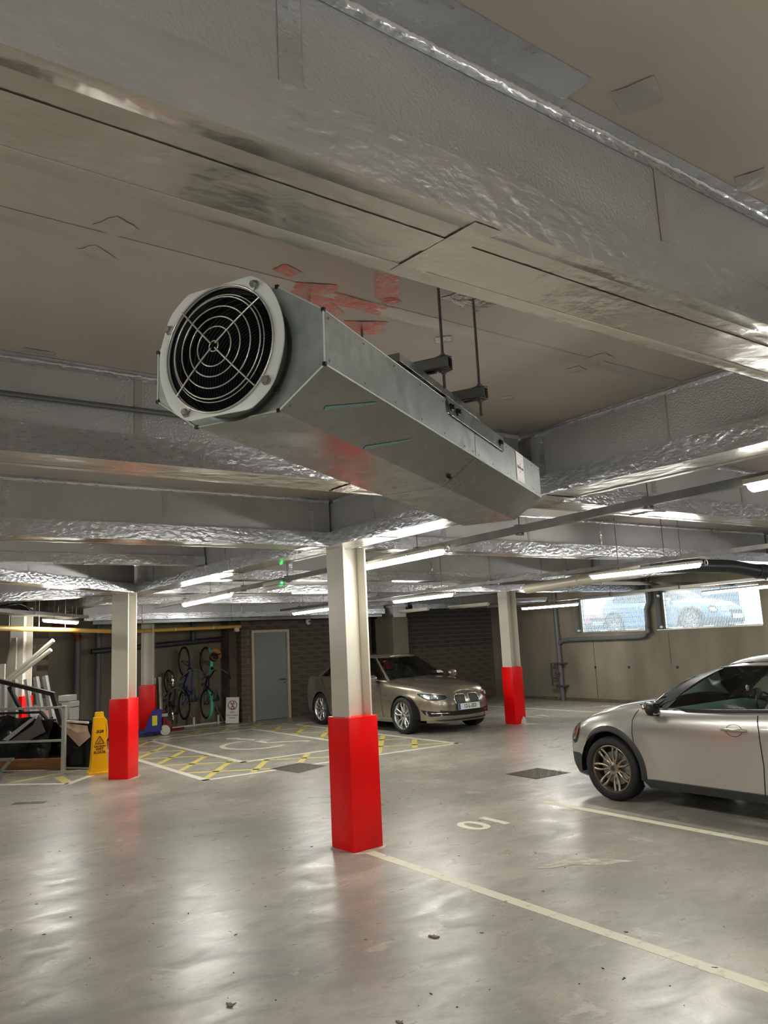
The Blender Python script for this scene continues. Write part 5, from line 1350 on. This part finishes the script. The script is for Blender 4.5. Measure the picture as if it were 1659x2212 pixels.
rk = empty('bicycle_rack', (7.1, 17.6, 0), 0, 'pale floor rail with short posts below the hanging bicycles', 'bicycle rack')
part('rail', MB().tube([(6.42, 17.50, .02), (7.88, 17.66, .02)], .022, 8), M_white_paint, rk, True)
for x in (6.95, 7.55): part('post', MB().box(x-.02, x+.02, 17.54, 17.58, 0, .2), M_white_paint, rk, True)
for x, l in ((6.9, .28), (7.6, .3)): part('wheel_tray', MB().tube([(x+.1, 17.60, .02), (x+.05, 17.9, .35)], .02, 8), M_alu, rk, True)
for i, (x, h, lab) in enumerate(((6.12, 1.12, 'upright aluminium channel leaning on the wall nearest the red guard'), (6.28, 1.14, 'upright pale aluminium strip leaning behind the small bicycle'))):
    t = empty('metal_channel', (x, 17.75, 0), 0, lab, 'channel'); T = Matrix.Translation((x, 17.80, 0)) @ Matrix.Rotation(rad(-6), 4, 'X')
    part('channel_web', MB().box(-.05 if i == 0 else -.03, .05 if i == 0 else .03, .02, .026, 0, h+.02, T), M_alu, t, True)
    for s in (-1, 1): part('channel_flange', MB().box(s*(.05 if i == 0 else .03)-.003, s*(.05 if i == 0 else .03)+.003, -.015, .026, 0, h+.02, T), M_alu, t, True)

# leaning prohibition board
sg = empty('warning_board', (7.70, 17.2, 0), 0, 'white board with a red prohibition circle leaning beside the door', 'sign')
T = Matrix(((.72, 0, -.69, 7.845), (-.69, 0, -.72, 17.50), (0, 1, 0, .0), (0, 0, 0, 1))) @ Matrix.Rotation(rad(-9), 4, 'X')
T = Matrix.Translation((7.735, 17.2, .0)) @ Matrix.Rotation(rad(-20), 4, 'Z') @ Matrix.Rotation(rad(90), 4, 'X') @ Matrix.Rotation(rad(-10), 4, 'X') @ Matrix.Rotation(rad(-3), 4, 'Z')
part('board', MB().box(-.15, .15, .01, .60, 0, .006, T), mat('sign_white', (206, 206, 198), .5), sg, True)
M_sred = mat('sign_red', (150, 20, 30), .5)
part('ring', MB().tube([T @ Vector((.10*cos(a), .42+.10*sin(a), .008)) for a in [2*pi*i/36 for i in range(36)]], .008, 6, closed=True), M_sred, sg, True)
part('slash', MB().box(-.1, .1, -.007, .007, .007, .010, T @ Matrix.Translation((0, .42, 0)) @ Matrix.Rotation(rad(-55), 4, 'Z')), M_sred, sg, True)
fg = MB().prism([(.02+.016*cos(a), .48+.016*sin(a)) for a in [2*pi*i/14 for i in range(14)]], .007, .009, T)
for (a, b) in (((.01, .455), (-.01, .40)), ((-.01, .40), (.035, .36)), ((-.01, .40), (-.035, .355)), ((-.05, .445), (.055, .447)), ((-.05, .34), (.05, .34))):
    v = Vector(b)-Vector(a); q = Vector((-v.y, v.x)).normalized()*.008; A, B = Vector(a), Vector(b); fg.prism([tuple(A-q), tuple(B-q), tuple(B+q), tuple(A+q)], .007, .009, T)
part('pictogram', fg, M_black, sg, True)
for t, y, s in (('NO', .255, .06), ('UNAUTHORISED', .19, .036), ('ACCESS', .13, .04)): part('lettering', text_mesh(t, s, .0004, bold=.0008).xf(T @ Matrix.Translation((0, y, .007))), M_black, sg, True)

# ------------------------------------------------------------------ pallet truck
pt = empty('pallet_truck', (5.6, 16.35, 0), 0, 'blue pallet truck with a yellow sticker parked by the slim red guard', 'pallet truck')
M_pblue = mat('pallet_truck_blue', (34, 42, 120), .35); M_dred = mat('dark_red_paint', (120, 22, 26), .4)
T = Matrix.Translation((6.06, 16.75, 0)) @ Matrix.Rotation(rad(-60), 4, 'Z')    # local -x: fork direction
T = Matrix.Translation((5.78, 16.6, 0)) @ Matrix.Rotation(rad(-12), 4, 'Z')
for y in (-.19, .19):
    part('fork', MB().box(-1.15, .0, y-.08, y+.08, .05, .11, T, bev=.01), M_pblue, pt, True)
    part('fork_roller', MB().tube([T @ Vector((-1.0, y-.05, .04)), T @ Vector((-1.0, y+.05, .04))], .04, 14), M_rubber, pt, True)
part('fork_frame', MB().prism([(-.02, .11), (-.30, .11), (-.16, .50), (-.02, .54), (.05, .54), (.05, .11)], -.22, -.20, T @ Matrix.Rotation(pi/2, 4, 'X') @ Matrix.Scale(-1, 4, (0, 0, 1))), M_pblue, pt, True)
part('fork_frame', MB().box(-.04, .0, -.26, .26, .08, .52, T, bev=.008), M_pblue, pt, True)
part('side_plate', MB().add([T @ Vector(p) for p in ((-.34, -.27, .06), (.02, -.27, .06), (.02, -.27, .54), (-.14, -.27, .54), (-.34, -.262, .06), (.02, -.262, .06), (.02, -.262, .54), (-.14, -.262, .54))], [(0, 1, 2, 3), (7, 6, 5, 4), (0, 4, 5, 1), (1, 5, 6, 2), (2, 6, 7, 3), (3, 7, 4, 0)]), M_pblue, pt, True)
part('sticker', MB().box(-.15, -.05, -.2745, -.272, .22, .42, T), mat('yellow_sticker', (206, 200, 40), .5), pt, True)
part('hydraulic_pump', MB().lathe([(0, 0), (.05, 0), (.05, .22), (.03, .24), (.03, .34), (0, .34)], 18, T @ Matrix.Translation((.12, 0, .16))), M_dred, pt, True, smooth=40)
part('side_cheek', MB().lathe([(0, .02), (.12, .02), (.12, -.02), (0, -.02)], 22, T @ Matrix.Translation((.17, .06, .18)) @ Matrix.Rotation(pi/2, 4, 'X')), M_dred, pt, True)
for y in (-.07, .07):
    sw = part('steer_wheel', MB().lathe([(0, .025), (.06, .025), (.065, .02), (.1, .02), (.1, -.02), (0, -.02)], 26, T @ Matrix.Translation((.12, y-.12, .1)) @ Matrix.Rotation(pi/2, 4, 'X')), M_alu, pt, True, smooth=40)
part('tiller', MB().tube([T @ Vector(p) for p in ((.14, 0, .42), (.20, 0, .55), (.22, .02, .85), (.2, .02, 1.1))], .016, 8), M_black, pt, True, smooth=60)
part('tiller_grip', MB().tube([T @ Vector((.2+.0, .02+.08*cos(a), 1.17+.08*sin(a))) for a in [2*pi*i/18 for i in range(18)]], .013, 8, closed=True), M_black, pt, True, smooth=60)
part('valve_block', MB().box(.05, .2, -.05, .05, .36, .43, T, bev=.008), M_galv, pt, True)
bx = empty('red_beam_offcut', (6.35, 17.1, 0), rad(10), 'dark red offcut lying on the floor behind the pallet truck', 'offcut')
part('offcut_face', MB().box(-.2, .2, -.03, .03, 0, .05, bev=.004), M_dred, bx)

# ------------------------------------------------------------------ wet floor cone
wf = empty('wet_floor_cone', (3.36, 12.25, 0), rad(0), 'tall yellow wet floor cone standing between the scrap and the turned column', 'safety cone')
M_cone = mat('yellow_plastic', (226, 170, 12), .35, spec=.4)
T = Matrix.Translation((3.375, 12.27, 0)) @ Matrix.Rotation(rad(-8), 4, 'Z')
def ring4(w, d, z): return [T @ Vector((x, y, z)) for x, y in ((-w, -d), (w, -d), (w, d), (-w, d))]
b = MB(); lv = [(.155, .14, 0), (.155, .14, .022), (.13, .12, .04), (.122, .112, .08), (.112, .105, .2), (.078, .075, .80), (.08, .077, .803), (.062, .06, .815), (.055, .055, .885)]
b.grid([ring4(*q) for q in lv], True); b.add(ring4(*lv[-1]), [(0, 1, 2, 3)])
part('cone_body', b, M_cone, wf, True)
part('handle', MB().tube([T @ Vector(p) for p in ((.062, 0, .80), (.10, 0, .76), (.118, 0, .62), (.118, 0, .5), (.1, 0, .47))], .011, 8), M_cone, wf, True, smooth=60)
sl = (.112-.078)/.6
def face(z): return T @ Matrix.Translation((0, -(.112-(z-.2)*(.105-.075)/.6)+.004, z)) @ Matrix.Rotation(pi/2-atan2(.03, .6)*1., 4, 'X')
M_ink = mat('dark_print', (52, 14, 34), .5)
fT = lambda z: T @ Matrix.Translation((0, -(.105-(z-.2)*.05)-.0018, z)) @ Matrix.Rotation(rad(90-2.9), 4, 'X')
part('lettering', text_mesh('SGR', .058, .0006, font_shear=.3, bold=.002).xf(fT(.605)), M_black, wf, True)
for t, z, s in (('CAUTION', .395, .036), ('WET', .355, .05), ('FLOOR', .308, .052)): part('lettering', text_mesh(t, s, .0006, bold=.0016).xf(fT(z)), M_ink, wf, True)
tri = [(-.062, -.045), (.062, -.045), (0, .062)]
part('warning_triangle', MB().tube([fT(.48) @ Vector((x, y, .001)) for x, y in dens(tri+[tri[0]], 6)[:-1]], .0055, 6, closed=True), M_ink, wf, True)
b = MB(); 
for q in ([(-.03, -.03), (.02, -.03), (.0, -.02), (-.02, -.012)], [(-.008, -.014), (.018, -.012), (.01, .006), (-.002, .01)], [(-.004, .012), (.006, .012), (.006, .022), (-.004, .022)]): b.prism(q, .0002, .0014, fT(.48))
part('slipping_figure', b, mat('amber_print', (150, 90, 20), .5), wf, True)

# ------------------------------------------------------------------ scrap heap, square to the angled wing
J0 = Vector((3.0, 12.77, 0)); JA = atan2(.714, -.70)
def junk(name, label, cat, group=None): return empty(name, J0, JA, label, cat, group)
def bar2(b, a, c, w, d0, d1):     # bar in the (s, z) plane between depths
    A, C = Vector(a), Vector(c); v = (C-A).normalized(); q = Vector((-v.y, v.x))*w/2
    pts = [A-q, C-q, C+q, A+q]; n = len(b.v)
    vs = [Vector((p.x, -d0, p.y)) for p in pts]+[Vector((p.x, -d1, p.y)) for p in pts]
    return b.add(vs, [(3, 2, 1, 0), (4, 5, 6, 7), (0, 1, 5, 4), (1, 2, 6, 5), (2, 3, 7, 6), (3, 0, 4, 7)])
f = junk('metal_rack', 'white metal frame standing in front of the scrap heap', 'metal frame')
for a, c, w in (((-.02, .97), (2.2, .97), .035), ((.01, 0), (.01, .985), .055), ((.04, .478), (2.2, .47), .03), ((.04, .018), (.82, .018), .036), ((2.2, 0), (2.2, .985), .05)):
    part('frame_bar', bar2(MB(), a, c, w, -.02, .03), M_alu, f)
f = junk('display_rack', 'black sloping metal frame leaning over the scrap heap', 'metal frame')
for a, c, w in (((2.0, 1.6), (.24, 1.16), .06), ((.27, 1.17), (.10, .70), .07), ((1.9, .90), (.46, .90), .035), ((.46, .90), (.36, .79), .03), ((.36, .785), (.22, .775), .03), ((1.02, 1.3), (.78, .9), .045)):
    part('frame_bar', bar2(MB(), a, c, w, .06, .12), M_black, f)
f = junk('black_panel_box', 'large black panelled box at the end of the scrap heap beside the cone', 'box')
M_bgloss = mat('black_gloss_panel', (10, 10, 11), .15)
part('box_body', MB().add([(x, -y, z) for y in (.3, .62) for x, z in ((.5, .03), (-.34, .02), (-.22, .69), (.05, .72), (.5, .74))], [(0, 1, 2, 3, 4), (9, 8, 7, 6, 5), (0, 5, 6, 1), (1, 6, 7, 2), (2, 7, 8, 3), (3, 8, 9, 4), (4, 9, 5, 0)]), M_bgloss, f)
part('edge_strip', bar2(MB(), (.36, .745), (-.22, .70), .03, .28, .31), M_white_paint, f)
part('foot_strip', bar2(MB(), (.2, .035), (-.26, .02), .018, .28, .31), M_alu, f)
f = junk('brown_paper', 'folded sheet of brown paper draped over the black box', 'paper')
part('sheet', MB().add([(.33, -.285, .73), (-.21, -.285, .655), (-.235, -.27, .58), (-.27, -.28, .49), (-.09, -.26, .345), (.15, -.275, .56), (-.06, -.25, .56)], [(0, 1, 2, 6), (0, 6, 5), (5, 6, 4), (4, 6, 2, 3)]), mat('brown_paper', (170, 146, 124), .8), f)
part('torn_flap', MB().add([(.04, -.25, .37), (-.06, -.25, .33), (-.08, -.25, .315), (.0, -.26, .35)], [(0, 1, 2, 3)]), mat('torn_paper', (120, 106, 98), .8), f)
for k in range(5):
    zz = .045+.032*k; f = junk('timber_lath', 'brown timber lath in the bundle under the scrap, %s' % ('lowest', 'second from the floor', 'middle one', 'second from the top', 'topmost')[k], 'timber', 'timber laths under the scrap heap')
    part('lath', MB().box(.17+.01*(k % 2), 2.1, -.285+.008*(k % 2), -.16+.01*(k % 3), zz-.0155, zz+.0155), mat('brown_timber', (136, 92, 56), .6, c2=(104, 68, 40), nscale=6, stretch=(.3, 6, 6)), f)
f = junk('black_plastic_sheets', 'crumpled black plastic sheets stuffed in the middle of the heap', 'plastic sheeting')
rows = []
for i in range(15):
    s = .35+1.6*i/14; rows.append([(s, -(.16+.08*mnoise.noise(Vector((s*4, t*5, 1)))+.05*t), .2+(.62+.1*mnoise.noise(Vector((s*3, 0, 0))))*t) for t in [j/8 for j in range(9)]])
part('sheet', MB().grid(rows), mat('black_polythene', (22, 22, 24), .2, c2=(60, 56, 56), nscale=4, ncontrast=(.5, .7), bump=.6, bscale=6, bdist=.02), f, smooth=30)
part('grey_flap', MB().add([(1.12, -.10, .50), (1.02, -.10, .48), (.60, -.10, .78), (.52, -.10, .86), (.66, -.105, .80)], [(0, 1, 2, 3, 4)]), mat('grey_flap', (150, 152, 152), .5), f)
part('brown_flap', MB().add([(.62, -.12, .70), (.40, -.13, .60), (.52, -.12, .86), (.75, -.12, .45), (1.0, -.12, .48)], [(0, 1, 2), (0, 3, 1), (0, 4, 3)]), mat('dusty_flap', (92, 80, 76), .7), f)
for k, (a, c) in enumerate((((1.13, 1.40), (1.10, .80)), ((.93, 1.40), (.84, .80)), ((.76, 1.43), (.62, .74)), ((.60, 1.44), (.45, .76)), ((1.32, 1.40), (1.30, .8)))):
    f = junk('wrapped_profile', 'metal profile in clear wrap standing in the heap, %s' % ('second from the far end', 'middle one', 'second from the cone', 'nearest the cone', 'farthest from the cone')[k], 'metal profile', 'wrapped metal profiles')
    part('profile', bar2(MB(), a, c, .035, .36, .40), M_alu, f); part('wrap', bar2(MB(), a, c, .06, .345, .415), M_poly, f)
for k, (a, c) in enumerate((((.556, 2.0), (1.45, 1.33)), ((.597, 1.85), (1.38, 1.33)))):
    f = junk('waste_pipe', ('upper' if k == 0 else 'lower')+' of two white plastic pipes sticking diagonally out of the heap', 'plastic pipe', 'white plastic pipes in the heap')
    part('pipe_run', MB().tube([(a[0], -.52, a[1]), (c[0], -.50, c[1])], .033, 14), M_white_paint, f, smooth=60)
f = junk('white_board', 'white board standing at the far end of the heap at the picture edge', 'board')
part('board', bar2(MB(), (1.66, 0), (1.66, 1.66), .36, .6, .62), M_white_paint, f)
f = junk('grey_board', 'tall narrow grey board leaning beside the white column', 'board')
part('board', MB().add([(1.42, -.8, 0), (1.62, -.8, 0), (1.63, -.8, 1.5), (1.53, -.82, 2.08), (1.44, -.82, 2.08), (1.42, -.83, 0), (1.62, -.83, 0), (1.63, -.83, 1.5), (1.53, -.85, 2.08), (1.44, -.85, 2.08)], [(0, 1, 2, 3, 4), (9, 8, 7, 6, 5), (0, 5, 6, 1), (1, 6, 7, 2), (2, 7, 8, 3), (3, 8, 9, 4), (4, 9, 5, 0)]), mat('grey_board', (150, 144, 132), .7), f)
f = junk('trolley', 'thin white trolley frame standing behind the black box', 'metal frame')
for a, c in (((.78, .98), (.50, .975)), ((.50, .98), (.50, 0)), ((.78, .98), (.78, 0)), ((.78, .5), (.5, .5))): part('frame_bar', bar2(MB(), a, c, .02, .9, .92), M_alu, f)
for k, (s, z, w_, h) in enumerate(((.95, .0, .26, .62), (.66, .0, .22, .50), (.93, .63, .20, .22), (.92, .86, .19, .09), (.98, .96, .2, .1))):
    f = junk('concrete_block', 'pale concrete block stacked against the pipes, %s' % ('standing at the base', 'beside the base', 'second up', 'third up', 'topmost')[k], 'block', 'loose blocks behind the scrap heap')
    part('block', MB().box(s-w_/2, s+w_/2, -1.75, -1.5, z, z+h, bev=.006), mat('loose_block', (142, 142, 136), .9, bump=.4), f)
f = empty('trestle_leg', (2.35, 12.6, 0), JA, 'grey metal trestle leg at the picture edge in front of the timber', 'metal frame')
for a, c in (((.5, .30), (.1, .30)), ((.13, .30), (.30, .13)), ((.30, .16), (.30, .03)), ((.31, .02), (.8, .02))): part('frame_bar', bar2(MB(), a, c, .035, -.02, .02), M_galv, f)
f = empty('waste_bag', (3.2, 14.9, 0), 0, 'pinkish and grey waste bags heaped by the white column behind the scrap', 'waste bag')
for (x, y, z, r_1, m) in ((3.25, 14.75, .42, .24, mat('pinkish_bag', (142, 116, 108), .7, bump=.6, bscale=8, bdist=.03)), (3.1, 15.25, .45, .26, mat('grey_bag', (130, 128, 124), .6, bump=.6, bscale=8, bdist=.03))):
    prof = []; b = MB()
    for i in range(9):
        a = pi*i/8; prof.append([(x+r_1*sin(a)*cos(t)*(1+.2*mnoise.noise(Vector((cos(t)*2, sin(t)*2, i*.4+x)))), y+r_1*sin(a)*sin(t), z-z*cos(a)) for t in [2*pi*j/18 for j in range(18)]])
    part('bag', b.grid(prof, True), m, f, True, smooth=60)

# ------------------------------------------------------------------ cars in the street outside
def street_car(src, loc, rot, m, label):
    c = copy_tree(src); c.location = loc; c.rotation_euler = (0, 0, rot); c['label'] = label; c['group'] = 'cars in the street'
    for ch in c.children:
        if ch.type == 'MESH' and ch.name.split('.')[0] in ('body_shell', 'roof_and_pillars'):
            ch.material_slots[0].link = 'OBJECT'; ch.material_slots[0].material = m
street_car(HATCH, (20.5, 12.9, 1.52), rad(-90), mat('blue_car_paint', (70, 110, 150), .3, .3, coat=1.), 'blue parked car seen through the wider street grating')
street_car(HATCH, (20.3, 17.6, 1.52), rad(-90), mat('pink_red_car_paint', (200, 90, 120), .3, .2, coat=1.), 'pinkish red parked car seen through the smaller street grating')
